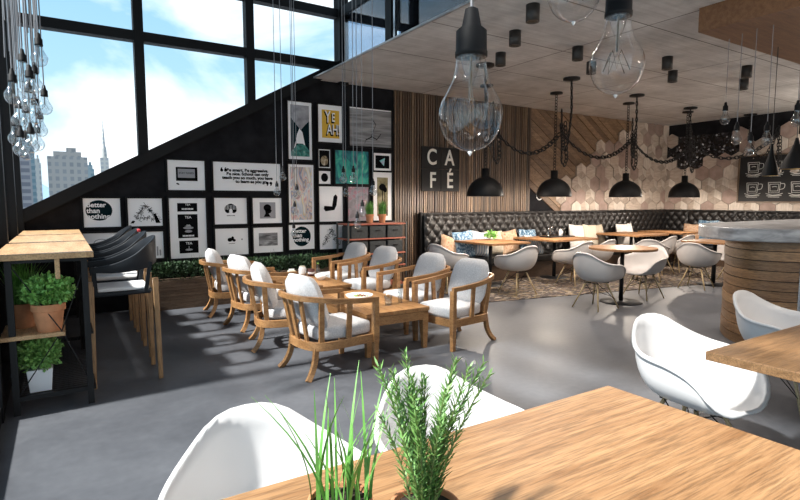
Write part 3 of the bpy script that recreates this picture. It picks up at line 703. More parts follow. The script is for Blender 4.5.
for i in range(4):
    a = gath[i]; b__ = gath[i + 1]
    q = MB(); chain(q, sag(a, b__, .40, 26), .12, .012, .034)
    tag(q.build('chain_swag', 'black_metal'), 'black chain swag from ' + ['the leftmost dome pendant to the second', 'the second dome pendant to the third', 'the third dome pendant to the fourth', 'the fourth dome pendant toward the chalk menu board'][i], 'chain', 'chain swags linking the dome pendants')

# hanging bulbs
def bulb_parts(t_, rad, gh, sh, sr, top, small=True):
    """origin = glass tip; gh glass height, sh socket height, top = cord top z above origin"""
    n = 14 if small else 40
    zc = gh * .36
    prof = [(0, 0), (rad * .04, .0), (rad * .45, gh * .045), (rad * .80, gh * .16), (rad, gh * .36), (rad * .95, gh * .50), (rad * .76, gh * .63), (rad * .57, gh * .76), (rad * .47, gh * .92), (rad * .46, gh)]
    P = smooth_path([(a, 0, b__) for a, b__ in prof], 2 if small else 4); P = [(max(p.x, 0), p.z) for p in P]
    g = MB()
    if small: g.lathe(P, n); g.build('glass', 'small_glass', t_, True)
    else:
        g.lathe(P, n); g.build('glass', 'clear_glass', t_, True)
        MB().lathe([(0, gh * .50), (.016, gh * .50), (.018, gh * .56), (.010, gh * .62), (.012, gh * .72), (.026, gh * .80), (.040, gh * .90), (.050, gh)], 20).build('glass_stem', 'clear_glass', t_, True)
        MB().lathe([(0, -.02), (.006, -.012), (.012, .0), (.0, .004)], 10).build('glass_tip', 'glass_stem', t_, True)
    q = MB(); q.lathe([(sr * .2, gh + sh), (sr * .42, gh + sh * .96), (sr * .62, gh + sh * .62), (sr * .98, gh + sh * .52), (sr, gh + sh * .12), (sr * 1.04, gh + sh * .10), (sr * 1.04, gh - .0), (sr * .5, gh - .01 * sh), (sr * .4, gh)], 12 if small else 32)
    q.build('socket', 'socket_black', t_, True)
    MB().tube([(0, 0, gh + sh * .95), (0, 0, top)], .0035 if small else .007, 6).build('cord', 'cord_grey', t_)
    q = MB(); r_ = .0012 if small else .0028
    q.tube([(0, 0, gh), (0, 0, gh * .55)], r_ * 2.2, 6)
    nz = 4 if small else 8; zt, zb_ = gh * .56, gh * .30; pts = []
    for k in range(nz + 1):
        a = PI * 2 * k / nz * .8; rr = rad * (.25 if k % 2 else .5); pts.append((rr * math.cos(a), rr * math.sin(a), zt if k % 2 else zb_))
    q.tube(pts, r_, 5)
    q.build('filament', 'filament', t_)
for px, tip, d, lb in ((470, 152, 2.5, 'largest clear glass bulb with black socket, hanging in front of the slats'), (615.5, 95, 3.05, 'large clear glass bulb hanging right of the biggest one'), (573.5, 22, 3.0, 'large clear glass bulb cut off by the top edge of the photo')):
    p = at_depth(px, tip, d); t_ = thing('giant_bulb', lb, 'hanging bulb', p, 0, 'oversized glass bulbs hanging over the front tables')
    bulb_parts(t_, .150, .435, .222, .072, (ZR if p.x < 3.5 else ZC) - p.z, False)
def small_bulb(px, tip, d, lb, group, top, rad=.04, dark=False):
    p = at_depth(px, tip, d); t_ = thing('hanging_bulb', lb, 'hanging bulb', p, 0, group); bulb_parts(t_, rad, rad * 2.75, rad * 1.7, rad * .48, top - p.z)
for px, tip, lb in ((277, 196, 'front left'), (283, 181, 'rear left'), (297, 199, 'upper right'), (295, 216, 'middle'), (294, 237, 'lowest')):
    small_bulb(px, tip, 6.3 if px != 294 else 6.6, 'clear bulb on a cord before the quotation and pastel prints, %s of five' % lb, 'bulbs hanging before the left coffee table', ZR)
for px, tip, d, lb in ((343.5, 183, 5.6, 'left of the two before the green marbled print'), (353.5, 183, 5.5, 'right of the two before the green marbled print'), (346, 197, 6.6, 'small one below the left marbled print bulb'), (373, 196, 5.4, 'before the palm print'), (362.5, 217, 5.5, 'just left of the potted grass'), (357.5, 229, 5.3, 'lowest, over the shelf unit top')):
    small_bulb(px, tip, d, 'small clear bulb on a thin cord, ' + lb, 'bulbs hanging before the right prints', ZR if px < 362 or True else ZC)
pos = ['topmost at right', 'upper middle', 'upper left', 'centre', 'upper centre right', 'on the outer right cord', 'middle right', 'middle left', 'middle', 'lower right', 'lower left', 'bottom left', 'bottom right', 'bottom centre', 'left edge', 'second row right']
for i, (px, tip, d) in enumerate(((40, 67, 2.9), (24, 83, 2.9), (14, 105, 2.7), (30, 113, 3.0), (36, 93, 3.2), (45.5, 115, 3.3), (36, 124, 3.2), (20, 128, 3.1), (27, 132, 3.2), (41, 137, 3.4), (17, 146, 3.1), (22, 157, 3.1), (32, 153, 3.2), (27, 160, 3.3), (38, 151, 3.4), (31, 100, 2.8))):
    small_bulb(px, tip, d, 'clear bulb in the dense corner cluster, ' + pos[i], 'bulb cluster in the glass corner', ZR, .041)
q = MB()
for k in range(16):
    p = at_depth(random.uniform(4, 40), 60, 3.1 + random.uniform(-.2, .2)); q = q
    q.tube([(p.x, p.y, random.uniform(2.15, 2.6)), (p.x + random.uniform(-.02, .02), p.y, 3.4), (p.x, p.y, ZR)], .004, 5)
o = q.build('cord_bundle', 'cord_grey'); tag(o, 'bundle of thin grey cords above the bulb cluster in the glass corner', 'cord')
for px, tip, dd, x, y, lb in ((724.5, 125, 0, 5.9, 2.96, 'leftmost over the bar'), (736, 145, 0, 5.85, 2.80, 'second from left over the bar'), (749.5, 156, 0, 5.80, 2.66, 'lowest, left of the menu board'), (766, 146, 0, 5.80, 2.52, 'just above the thin black cone'), (796.5, 127, 0, 5.7, 2.10, 'rightmost over the bar')):
    d = Vector((x, y, 0)).dot(fw); rr_ = .05; p = at_depth(px, tip, d)
    t_ = thing('hanging_bulb', 'clear bulb with black cone socket on a cord, ' + lb, 'hanging bulb', p, 0, 'bulbs hanging from the timber canopy')
    bulb_parts(t_, .05, .15, .09, .026, 3.20 - p.z)
for px, yb, d, dia, hh, lb in ((770, 176, 6.0, .17, .36, 'slim black cone pendant before the menu board, brass inside'), (795, 169, 5.5, .27, .32, 'wider black cone pendant at the right edge before the menu board')):
    p = at_depth(px, yb, d); t_ = thing('cone_pendant', lb, 'pendant lamp', p, 0, 'black cone pendants over the bar')
    pr_ = [(dia / 2, 0), (dia * .40, hh * .25), (dia * .22, hh * .55), (dia * .10, hh * .8), (.012, hh), (0, hh)]
    MB().lathe(pr_, 28).build('lamp_shade', 'shade_black', t_, True); MB().lathe([(a * .94, b__ * .97 + .001) for a, b__ in pr_[:4]], 28).build('lining', 'brass', t_, True)
    MB().tube([(0, 0, hh), (0, 0, 3.20 - p.z)], .004, 6).build('cord', 'cord_dark', t_)

# ------------------------------------------------------------------ shell chairs
RIM = [(0, (0, .30, .402)), (18, (.13, .30, .408)), (33, (.235, .275, .475)), (48, (.295, .205, .585)), (68, (.318, .10, .632)), (92, (.318, -.01, .645)), (113, (.300, -.09, .655)), (130, (.258, -.165, .682)), (146, (.190, -.230, .73)), (159, (.130, -.27, .775)), (170, (.070, -.295, .796)), (180, (0, -.303, .801))]
def rim(a):
    s_ = 1; a = a % 360
    if a > 180: a = 360 - a; s_ = -1
    for i in range(len(RIM) - 1):
        if RIM[i][0] <= a <= RIM[i + 1][0]:
            t = (a - RIM[i][0]) / (RIM[i + 1][0] - RIM[i][0]); g = lambda j: Vector(RIM[max(0, min(len(RIM) - 1, j))][1])
            p0, p1, p2, p3 = g(i - 1), g(i), g(i + 1), g(i + 2)
            if i == 0: p0 = Vector((-p2.x, p2.y, p2.z))
            if i == len(RIM) - 2: p3 = Vector((-p1.x, p1.y, p1.z))
            q = .5 * ((2 * p1) + (-p0 + p2) * t + (2 * p0 - 5 * p1 + 4 * p2 - p3) * t * t + (-p0 + 3 * p1 - 3 * p2 + p3) * t ** 3)
            return Vector((q.x * s_, q.y, q.z))
def shell_mesh(nr=12, na=48):
    q = MB(); vs = [(0, .02, .378)]; c = Vector((0, .02, .378))
    for i in range(1, nr + 1):
        t = i / nr
        for k in range(na):
            a = 360 * k / na; m_ = rim(a); rise = (m_.z - c.z)
            g = math.sin(t * PI / 2) ** .82; f = (1 - math.cos(t * PI / 2)) ** 1.35
            bx = (m_ - c); vs.append((c.x + bx.x * g, c.y + bx.y * g, c.z + rise * f))
    # rolled lip
    for dr, dz_ in ((.010, .004), (.020, -.004), (.023, -.016)):
        for k in range(na):
            m_ = rim(360 * k / na); o_ = Vector((m_.x, m_.y - .02, 0)).normalized(); vs.append((m_.x + o_.x * dr, m_.y + o_.y * dr, m_.z + dz_))
    fs = [(0, 1 + k, 1 + (k + 1) % na) for k in range(na)]
    for i in range(nr + 2):
        for k in range(na): fs.append((1 + i * na + k, 1 + (i + 1) * na + k, 1 + (i + 1) * na + (k + 1) % na, 1 + i * na + (k + 1) % na))
    q.add(vs, fs); return q
def make_shell_chair(label, mat, loc, rz, group):
    t_ = thing('shell_armchair', label, 'chair', loc, rz, group)
    o = shell_mesh().build('seat_shell', mat, t_, True)
    md = o.modifiers.new('thick', 'SOLIDIFY'); md.thickness = .007; md.offset = -1
    for sx in (-1, 1):
        for sy in (-1, 1):
            MB().tube([(sx * .095, .01 + sy * .095, .36), (sx * .215, .01 + sy * .225, 0)], [.013, .009], 10).build('leg', 'dowel', t_, True)
    q = MB()
    for sx in (-1, 1):
        q.tube([(sx * .12, .13, .30), (-sx * .17, -.15, .16)], .004, 6); q.tube([(sx * .12, -.11, .30), (-sx * .17, .17, .16)], .004, 6)
        q.tube([(sx * .13, .13, .27), (sx * .13, -.11, .27)], .004, 6); q.tube([(sx * .18, .19, .13), (sx * .105, -.09, .36)], .004, 6)
    q.tube([(-.12, .12, .362), (.12, .12, .362)], .008, 6); q.tube([(-.12, -.10, .362), (.12, -.10, .362)], .008, 6)
    q.build('wire_brace', 'black_metal', t_)
    return t_
gF = 'white shell armchairs at the front tables'; gB = 'pale shell armchairs around the far tables'
ch0 = make_shell_chair('white shell armchair at the bottom left, beyond the front table with the herbs', 'white_plastic', (.50, 1.46, 0), R(180), gF)
dup(ch0, (1.23, 1.50, 0), R(180), 'white shell armchair behind the rosemary, second along the front table')
dup(ch0, (3.0, 1.60, 0), R(173), 'white shell armchair between the front table and the right hand table')
dup(ch0, (4.44, 1.72, 0), R(180), 'white shell armchair before the curved bar, beyond the right hand table')
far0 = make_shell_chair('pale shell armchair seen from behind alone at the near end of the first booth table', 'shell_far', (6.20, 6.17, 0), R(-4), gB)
for x, y, rz, lb in ((6.28, 4.74, -90, 'pale shell armchair left of the round table, its ribbed back toward the armchairs'), (7.60, 4.86, 90, 'pale shell armchair right of the round table, inside of the seat visible'),
        (9.22, 4.92, -80, 'pale shell armchair beside the bar, left of the small table there'), (7.72, 6.30, 0, 'pale shell armchair behind the round table, left one at the second booth table'), (8.45, 6.36, 0, 'pale shell armchair behind the round table, right one at the second booth table'),
        (10.35, 6.30, 0, 'pale shell armchair at the third booth table, left of two'), (11.05, 6.32, -5, 'pale shell armchair at the third booth table, right of two'), (9.3, 5.85, -60, 'pale shell armchair half hidden behind the right chair of the round table'),
        (10.75, 5.0, 90, 'pale shell armchair half hidden behind the bar corner'), (5.42, 7.05, -80, 'pale shell armchair at the left end of the booth, behind the grey cushioned armchairs')):
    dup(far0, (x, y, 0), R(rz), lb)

# ------------------------------------------------------------------ tables
def slab_table(name, label, x0, x1, y0, y1, z, th, mat, ped=True, group=None, legmat='black_metal'):
    cx, cy = (x0 + x1) / 2, (y0 + y1) / 2; t_ = thing(name, label, 'table', (cx, cy, 0), 0, group)
    MB().bb((x0 - cx, y0 - cy, z - th), (x1 - cx, y1 - cy, z)).build('tabletop', mat, t_, bevel=.004)
    MB().tube([(0, 0, .02), (0, 0, z - th)], .035, 14).build('column', legmat, t_, True)
    MB().lathe([(0, 0), (.27, 0), (.27, .012), (.05, .03), (0, .03)], 32).build('base', legmat, t_, True)
    q = MB(); q.box((0, 0, z - th - .008), (.4, .06, .016)); q.box((0, 0, z - th - .009), (.06, .4, .014)); q.build('top_bracket', legmat, t_)
    return t_
slab_table('cafe_table', 'oak cafe table filling the bottom of the photo, herb pots on it', .05, 1.85, .42, 1.32, .75, .045, 'oak_table', group='oak topped tables in the foreground')
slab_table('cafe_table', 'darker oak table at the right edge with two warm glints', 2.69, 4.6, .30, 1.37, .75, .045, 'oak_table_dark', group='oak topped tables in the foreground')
gT = 'square topped oak tables along the booth'
for x0, x1, lb in ((5.98, 6.88, 'oak booth table with a small green plant, leftmost of the row'), (7.48, 8.72, 'oak booth table carrying the tray of condiments, second of the row'), (10.0, 11.1, 'oak booth table right of the condiment one, third of the row'), (11.6, 12.5, 'oak booth table in the far corner, last of the row')):
    slab_table('booth_table', lb, x0, x1, 6.55, 7.62, .79, .035, 'oak_far', group=gT)
slab_table('booth_table', 'oak table half hidden behind the left end of the bar', 9.45, 10.25, 4.55, 5.35, .79, .035, 'oak_far', group=gT)
t_ = thing('round_table', 'round oak table on a black disc base between two pale shell chairs', 'table', (6.98, 4.82, 0))
MB().lathe([(0, .785), (.47, .785), (.475, .79), (.475, .815), (.47, .82), (0, .82)], 48).build('tabletop', 'oak_far', t_, False)
MB().tube([(0, 0, .02), (0, 0, .785)], .03, 14).build('column', 'black_metal', t_, True)
MB().lathe([(0, 0), (.30, 0), (.30, .012), (.05, .025), (0, .025)], 40).build('base', 'black_metal', t_, True)

# ------------------------------------------------------------------ booth bench
t_ = thing('booth_bench', 'long black button-tufted leather booth bench along the slatted and planked back wall', 'bench', (5.5, YA, 0))
t2_ = thing('booth_bench', 'black button-tufted leather booth bench on the right wall below the menu board', 'bench', (5.5, YA, 0))
def tuft(q, x0, x1, z0, z1, mapper, cw=.21, ch=.24, res=.0175):
    nx_ = int((x1 - x0) / res); nz_ = int((z1 - z0) / res); vs = []; fs = []
    for j in range(nz_ + 1):
        for i in range(nx_ + 1):
            u = x0 + (x1 - x0) * i / nx_; v = z0 + (z1 - z0) * j / nz_
            a = (u / cw + v / ch); b__ = (u / cw - v / ch)
            h = (abs(math.sin(PI * a)) * abs(math.sin(PI * b__))) ** .42 * .042
            e = min(1, (v - z0) / .05, (z1 - v) / .04, (u - x0) / .04 + .0, (x1 - u) / .04 + .0); h = h * max(0, e)
            vs.append(mapper(u, v, h + .01))
    for j in range(nz_):
        for i in range(nx_):
            a = j * (nx_ + 1) + i; fs.append((a, a + 1, a + nx_ + 2, a + nx_ + 1))
    q.add(vs, fs)
LB = XB - 5.5
q = MB(); tuft(q, 0.04, LB - .18, .42, 1.26, lambda u, v, h: (u, -.245 - h + (v - .42) * .06, v)); q.build('tufted_back', 'leather', t_, True)
q = MB(); tuft(q, 0.20, .78, .42, 1.26, lambda u, v, h: (LB - .245 - h + (v - .42) * .06, -u, v)); q.build('tufted_back', 'leather', t_, True)
q = MB(); tuft(q, 0.79, 5.2, .42, 1.26, lambda u, v, h: (LB - .245 - h + (v - .42) * .06, -u, v)); q.build('tufted_back', 'leather', t2_, True)
q = MB(); q.bb((0, -.17, 0), (LB - .08, -.075, 1.285)); q.build('back_frame', 'leather', t_, bevel=.015); q = MB(); q.bb((LB - .17, -.782, 0), (LB - .08, -.171, 1.285)); q.build('back_frame', 'leather', t_, bevel=.015); q = MB(); q.bb((LB - .17, -5.2, 0), (LB - .08, -.785, 1.285)); q.build('back_frame', 'leather', t2_, bevel=.015)
q = MB(); q.bb((.03, -.78, .30), (LB - .18, -.17, .45)); q.build('seat', 'leather', t_, bevel=.03); q = MB(); q.bb((LB - .78, -5.2, .30), (LB - .18, -.785, .45)); q.build('seat', 'leather', t2_, bevel=.03)
q = MB(); q.bb((.03, -.72, 0), (LB - .18, -.17, .30)); q.build('base', 'plinth_wood', t_); q = MB(); q.bb((LB - .72, -5.2, 0), (LB - .18, -.785, .30)); q.build('base', 'plinth_wood', t2_)

def pillow(name, mat, loc, w_, h_, lean, label, rz=0, roll=0, group='cushions on the booth bench'):
    q = MB(); n = 12; vs = []; fs = []
    for sgn in (1, -1):
        for j in range(n + 1):
            for i in range(n + 1):
                u, v = i / n * 2 - 1, j / n * 2 - 1
                th = .075 * (max(0, (1 - u ** 4)) * max(0, (1 - v ** 4))) ** .5
                pin = 1 - .07 * (1 - abs(u)) * (abs(v) ** 3); pin2 = 1 - .07 * (1 - abs(v)) * (abs(u) ** 3)
                vs.append((u * w_ / 2 * pin2, -sgn * th, (v * pin + 1) * h_ / 2))
    for s__ in range(2):
        o_ = s__ * (n + 1) ** 2
        for j in range(n):
            for i in range(n): a = o_ + j * (n + 1) + i; fs.append((a, a + 1, a + n + 2, a + n + 1))
    q.add(vs, fs); o = q.build(name, mat, None, True); o.location = loc; o.rotation_euler = (lean, roll, rz)
    tag(o, label, 'cushion', group); return o
L_ = R(-12)
pillow('booth_cushion', 'pillow_floral', (5.88, 7.56, .46), .46, .42, L_, 'peach floral cushion at the left end of the booth', 0, R(14))
pillow('booth_cushion', 'pillow_blue', (6.22, 7.50, .46), .46, .50, L_, 'dark blue speckled cushion beside the peach one', 0, R(-4))
pillow('booth_cushion', 'pillow_stripe', (6.62, 7.56, .46), .46, .48, L_, 'blue and white striped cushion behind the first booth table', 0, R(8))
pillow('booth_cushion', 'pillow_tan', (7.08, 7.64, .46), .46, .47, L_, 'grey-tan cushion right of the striped one')
pillow('booth_cushion', 'pillow_floral', (7.46, 7.60, .46), .46, .47, L_, 'peach floral cushion behind the first table plant', 0, R(-6))
pillow('booth_cushion', 'pillow_blue', (7.98, 7.64, .46), .48, .48, L_, 'blue speckled cushion left of the condiment table', 0, R(3))
pillow('booth_cushion', 'pillow_stripe', (7.95, 7.42, .46), .44, .40, R(-30), 'blue striped cushion slumped in front of the blue speckled one', 0, R(8))
pillow('booth_cushion', 'pillow_white', (9.42, 7.60, .46), .46, .54, L_, 'off-white cushion behind the condiment tray', 0, R(5))
pillow('booth_cushion', 'pillow_beige', (9.85, 7.58, .46), .46, .53, L_, 'cream striped cushion right of the off-white one', 0, R(4))
pillow('booth_cushion', 'pillow_tan', (10.2, 7.66, .46), .46, .52, L_, 'tan cushion behind the cream striped one')
pillow('booth_cushion', 'pillow_white', (11.15, 7.60, .46), .60, .52, L_, 'wide off-white cushion behind the third booth table')
pillow('booth_cushion', 'pillow_floral', (12.86, 7.05, .46), .46, .50, L_, 'peach cushion on the right booth, just left of the bar top', R(-90))
pillow('booth_cushion', 'pillow_blue', (12.90, 6.72, .46), .48, .60, L_, 'blue speckled cushion on the right booth above the bar end', R(-90))
pillow('booth_cushion', 'pillow_stripe', (12.90, 6.30, .46), .46, .58, L_, 'blue striped cushion on the right booth above the bar', R(-90))
pillow('booth_cushion', 'pillow_tan', (12.90, 5.90, .46), .46, .57, L_, 'tan cushion on the right booth furthest above the bar', R(-90))

# rug
q = MB(); q.prism([(5.15, 5.86), (12.6, 4.55), (12.6, 7.34), (5.15, 7.34)], .001, .010); tag(q.build('patterned_rug', 'rug_weave'), 'brown and cream patchwork rug under the booth tables', 'rug')

# ------------------------------------------------------------------ bar counter
t_ = thing('bar_counter', 'curved bar clad in horizontal wood planks under a thick grey concrete top', 'bar counter', (6.6, 2.6, 0))
def rel(pts): return [(x - 6.6, y - 2.6) for x, y in pts]
core = [(p.x, p.y) for p in smooth_path([(x, y, 0) for x, y in rel([(6.95, 3.26), (6.60, 3.20), (6.30, 3.05), (6.06, 2.86), (5.94, 2.68), (5.92, 2.52), (5.96, 2.38), (6.03, 2.27), (6.06, 2.23)])], 5)]
rows = MB(); hgt = 1.10 / 11
def inset(pts, d):
    out = []
    for i, p in enumerate(pts):
        a, b__ = Vector(pts[max(i - 1, 0)]), Vector(pts[min(i + 1, len(pts) - 1)]); t = (b__ - a).normalized(); out.append((p[0] - t.y * d, p[1] + t.x * d))
    return out
for k in range(11):
    z0 = k * hgt; off = random.choice((0, .005, .010)); pts = inset(core, off); n = len(pts); ip = inset(core, .03)
    vs = [(a, b__, z0 + .004) for a, b__ in pts] + [(a, b__, z0 + hgt - .004) for a, b__ in pts] + [(a, b__, z0 + .004) for a, b__ in ip] + [(a, b__, z0 + hgt - .004) for a, b__ in ip]
    fs = []
    for j in range(n - 1): fs += [(j, j + 1, n + j + 1, n + j), (n + j, n + j + 1, 3 * n + j + 1, 3 * n + j), (j + 1, j, 2 * n + j, 2 * n + j + 1)]
    fs += [(0, n, 3 * n, 2 * n), (n - 1, 2 * n - 1, 4 * n - 1, 3 * n - 1)]; rows.add(vs, fs, random.choice((0, 1, 2)))
rows.build('plank_cladding', ['drum_0', 'drum_1', 'drum_2'], t_)
q = MB(); q.prism(inset(core, .02) + [(3.0, -.36), (3.0, .70)], 0, 1.095); q.build('carcass', 'black_matte', t_)
e = core[-1]; MB().box((e[0] + .012, e[1] - .006, .55), (.03, .02, 1.10)).build('end_strip', 'steel', t_)
top = [(p.x, p.y) for p in smooth_path([(x, y, 0) for x, y in rel([(6.75, 3.46), (6.45, 3.42), (6.17, 3.29), (5.85, 3.02), (5.68, 2.76), (5.66, 2.60), (5.74, 2.42), (5.88, 2.20)])], 5)]
top += rel([(5.93, 2.15), (6.0, 2.12), (6.1, 2.11), (9.6, 2.11), (9.6, 3.46)])
q = MB(); q.prism(top, 1.10, 1.235); q.build('concrete_top', 'counter_concrete', t_, bevel=.015)

# ------------------------------------------------------------------ lounge armchairs  (front faces +y)
def make_armchair(label, loc, rz, group):
    t_ = thing('lounge_armchair', label, 'armchair', loc, rz, group)
    # seat frame: bent ring at z .27
    ring = smooth_path([(-.27, .285, .275), (-.275, .0, .275), (-.265, -.18, .275), (-.20, -.29, .275), (0, -.325, .275), (.20, -.29, .275), (.265, -.18, .275), (.275, 0, .275), (.27, .285, .275)], 5)
    q = MB(); q.sweep(ring, .03, .075); q.box((0, .29, .275), (.54, .03, .075)); q.build('seat_frame', 'teak', t_, bevel=.003)
    arm = smooth_path([(-.295, .325, .625), (-.30, .12, .635), (-.30, -.10, .655), (-.275, -.26, .68), (-.20, -.385, .695), (0, -.43, .70), (.20, -.385, .695), (.275, -.26, .68), (.30, -.10, .655), (.30, .12, .635), (.295, .325, .625)], 5)
    q = MB(); q.sweep(arm, .035, .045); q.build('arm_rail', 'teak', t_, bevel=.004)
    for sx in (-1, 1):
        q = MB(); q.sweep([(sx * .285, .303, .61), (sx * .283, .303, .30), (sx * .278, .298, 0)], [.052, .054, .040], [.048, .054, .040], (0, 1, 0)); fl_ = q.build('leg', 'teak', t_, bevel=.003)
        q = MB(); q.sweep(smooth_path([(sx * .215, -.27, .26), (sx * .22, -.285, .15), (sx * .235, -.325, .06), (sx * .26, -.375, 0)], 4), .036, .045, (0, 1, 0)); q.build('leg', 'teak', t_, bevel=.003)
        q = MB(); q.lathe([(0, -.001), (.014, 0), (.014, .008), (0, .008)], 10, (sx * .278, .298, 0)); q.build('foot_glide', 'white_ceramic', fl_)
    for a, b__ in (((-.275, .02, .30), (-.297, .02, .62)), ((.275, .02, .30), (.297, .02, .62)), ((-.24, -.23, .30), (-.28, -.25, .66)), ((.24, -.23, .30), (.28, -.25, .66)), ((-.13, -.305, .30), (-.15, -.375, .68)), ((.13, -.305, .30), (.15, -.375, .68)), ((0, -.32, .30), (0, -.395, .69))):
        q = MB(); q.sweep([a, b__], .048, .022, (0, 1, 0) if abs(a[0]) < .2 else (1, 0, 0)); q.build('slat', 'teak', t_, bevel=.002)
    # seat cushion
    q = MB(); q.prism([(-.235, .29), (-.25, .0), (-.225, -.17), (-.15, -.25), (.15, -.25), (.225, -.17), (.25, 0), (.235, .29)], .31, .43)
    o = q.build('seat_cushion', 'cushion_grey', t_, True, .03)
    # back cushion: rounded pad leaning on the rail
    q = MB(); n = 14; vs = []; fs = []
    for sgn in (1, -1):
        for j in range(n + 1):
            for i in range(n + 1):
                u, v = i / n * 2 - 1, j / n * 2 - 1
                su = math.copysign(abs(u) ** .9, u); k_ = (abs(u) ** 5 + abs(v) ** 5) ** .2; m__ = max(abs(u), abs(v)); sc_ = m__ / k_ if k_ > 0 else 1
                X_, Z_ = u * sc_ * .262 * (1 - .12 * max(v, 0)), v * sc_ * .25
                th = .092 * (max(0, 1 - m__ ** 3.0)) ** .5
                vs.append((X_, sgn * th, Z_))
    for s__ in range(2):
        o_ = s__ * (n + 1) ** 2
        for j in range(n):
            for i in range(n): a = o_ + j * (n + 1) + i; fs.append((a, a + 1, a + n + 2, a + n + 1))
    q.add(vs, fs)
    T = Matrix.Translation((0, -.235, .635)) @ Matrix.Rotation(R(19), 4, 'X')
    q.v = [tuple(T @ Vector(v)) for v in q.v]
    q.build('back_cushion', 'cushion_grey', t_, True)
    return t_
gA = 'grey cushioned wooden lounge armchairs'
a0_ = make_armchair('wooden lounge armchair with grey cushions nearest the camera, left row, back to the window', (2.0, 4.32, 0), R(-83.5), gA)
for x, y, rz, lb in ((1.96, 5.29, -104, 'grey cushioned wooden armchair, second of the left row counting from the camera'), (2.01, 6.30, -82, 'grey cushioned wooden armchair, third of the left row counting from the camera'), (1.94, 7.22, -96, 'grey cushioned wooden armchair at the far end of the left row by the hedge'),
        (3.49, 4.41, 98, 'grey cushioned wooden armchair nearest the camera in the right row, facing the window'), (3.50, 5.20, 92, 'grey cushioned wooden armchair, second of the right row counting from the camera'), (3.52, 6.30, 97, 'grey cushioned wooden armchair, third of the right row before the shelf unit'), (3.50, 7.15, 94, 'grey cushioned wooden armchair at the far end of the right row before the gallery')):
    dup(a0_, (x, y, 0), R(rz), lb)

# ------------------------------------------------------------------ coffee tables
def coffee(x0, x1, y0, y1, label):
    cx, cy = (x0 + x1) / 2, (y0 + y1) / 2; a, b__ = (x1 - x0) / 2, (y1 - y0) / 2
    t_ = thing('coffee_table', label, 'coffee table', (cx, cy, 0), 0, 'low wooden coffee tables between the armchairs')
    q = MB(); n = 5
    for k in range(n): q.bb((-a + k * 2 * a / n + .002, -b__, .39), (-a + (k + 1) * 2 * a / n - .002, b__, .43))
    q.build('tabletop', 'teak_table', t_, bevel=.003)
    q = MB(); q.bb((-a + .01, -b__ + .01, .30), (a - .01, -b__ + .04, .385)); q.bb((-a + .01, b__ - .04, .30), (a - .01, b__ - .01, .385)); q.bb((-a + .01, -b__ + .04, .30), (-a + .04, b__ - .04, .385)); q.bb((a - .04, -b__ + .04, .30), (a - .01, b__ - .04, .385)); q.build('apron', 'teak', t_, bevel=.002)
    for sx in (-1, 1):
        for sy in (-1, 1):
            q = MB(); q.sweep([(sx * (a - .045), sy * (b__ - .045), .385), (sx * (a - .045), sy * (b__ - .045), .28), (sx * (a - .04), sy * (b__ - .04), 0)], [.07, .07, .045], [.07, .07, .045], (0, 1, 0)); q.build('leg', 'teak', t_, bevel=.003)
coffee(2.38, 3.12, 4.33, 5.62, 'low wooden coffee table nearest the camera, with a white bowl and glasses')
coffee(2.38, 3.12, 6.05, 7.35, 'low wooden coffee table further back, with condiments and a small bowl')
def bowl(loc, r, h, label, fill=None):
    t_ = thing('bowl', label, 'bowl', loc)
    MB().lathe([(0, .004), (r * .4, 0), (r * .45, .005), (r * .8, h * .4), (r, h), (r * .96, h), (r * .76, h * .45), (r * .4, .015), (0, .012)], 28).build('bowl_body', 'white_ceramic', t_, True)
    if fill:
        q = MB()
        for k in range(26):
            a = random.uniform(0, 2 * PI); d = r * .7 * math.sqrt(random.random()); q.lathe([(0, -.008), (.010, -.004), (.012, .004), (0, .011)], 7, (d * math.cos(a), d * math.sin(a), h * .72), random.choice((0, 1, 2)))
        q.build('salad', ['dark_food', 'red_food', 'green_food'], t_, True)['kind'] = 'stuff'
        MB().lathe([(0, h * .62), (r * .85, h * .62)], 20).build('sauce', 'napkin', t_)
bowl((2.68, 5.03, .43), .15, .06, 'wide white bowl of salad on the nearest coffee table', True)
bowl((2.93, 6.60, .43), .085, .08, 'small plain white bowl on the further coffee table')
def glass(x, y, r, h, label, z=.43):
    t_ = thing('drinking_glass', label, 'glass', (x, y, z), 0, 'drinking glasses on the tables')
    MB().lathe([(0, .003), (r * .85, 0), (r, h), (r * .93, h), (r * .8, .012), (0, .012)], 20).build('glass_body', 'small_glass', t_, True)
glass(2.80, 4.62, .042, .10, 'short glass tumbler on the nearest coffee table'); glass(2.97, 4.66, .028, .16, 'tall narrow glass on the nearest coffee table')
t_ = thing('condiment_jar', 'white lidded jar on the further coffee table', 'jar', (2.90, 7.18, .43)); MB().lathe([(0, 0), (.05, 0), (.055, .03), (.055, .10), (.045, .12), (0, .12)], 18).build('jar_body', 'white_ceramic', t_, True); MB().lathe([(0, .12), (.04, .12), (.04, .135), (0, .14)], 14).build('lid', 'napkin', t_, True)
t_ = thing('condiment_jar', 'small patterned jar beside the white jar on the further coffee table', 'jar', (2.98, 7.05, .43)); MB().lathe([(0, 0), (.045, 0), (.05, .03), (.048, .10), (0, .10)], 18).build('jar_body', 'dark_food', t_, True); MB().lathe([(.0505, .03), (.0505, .06)], 14).build('label_band', 'paper', t_, True)
t_ = thing('glass_bottle', 'small clear bottle with green cap on the further coffee table', 'bottle', (3.02, 6.90, .43)); MB().lathe([(0, 0), (.03, 0), (.032, .10), (.014, .15), (.014, .18), (0, .18)], 16).build('bottle_body', 'small_glass', t_, True); MB().lathe([(0, .18), (.016, .18), (.016, .20), (0, .20)], 12).build('cap', 'green_food', t_, True)
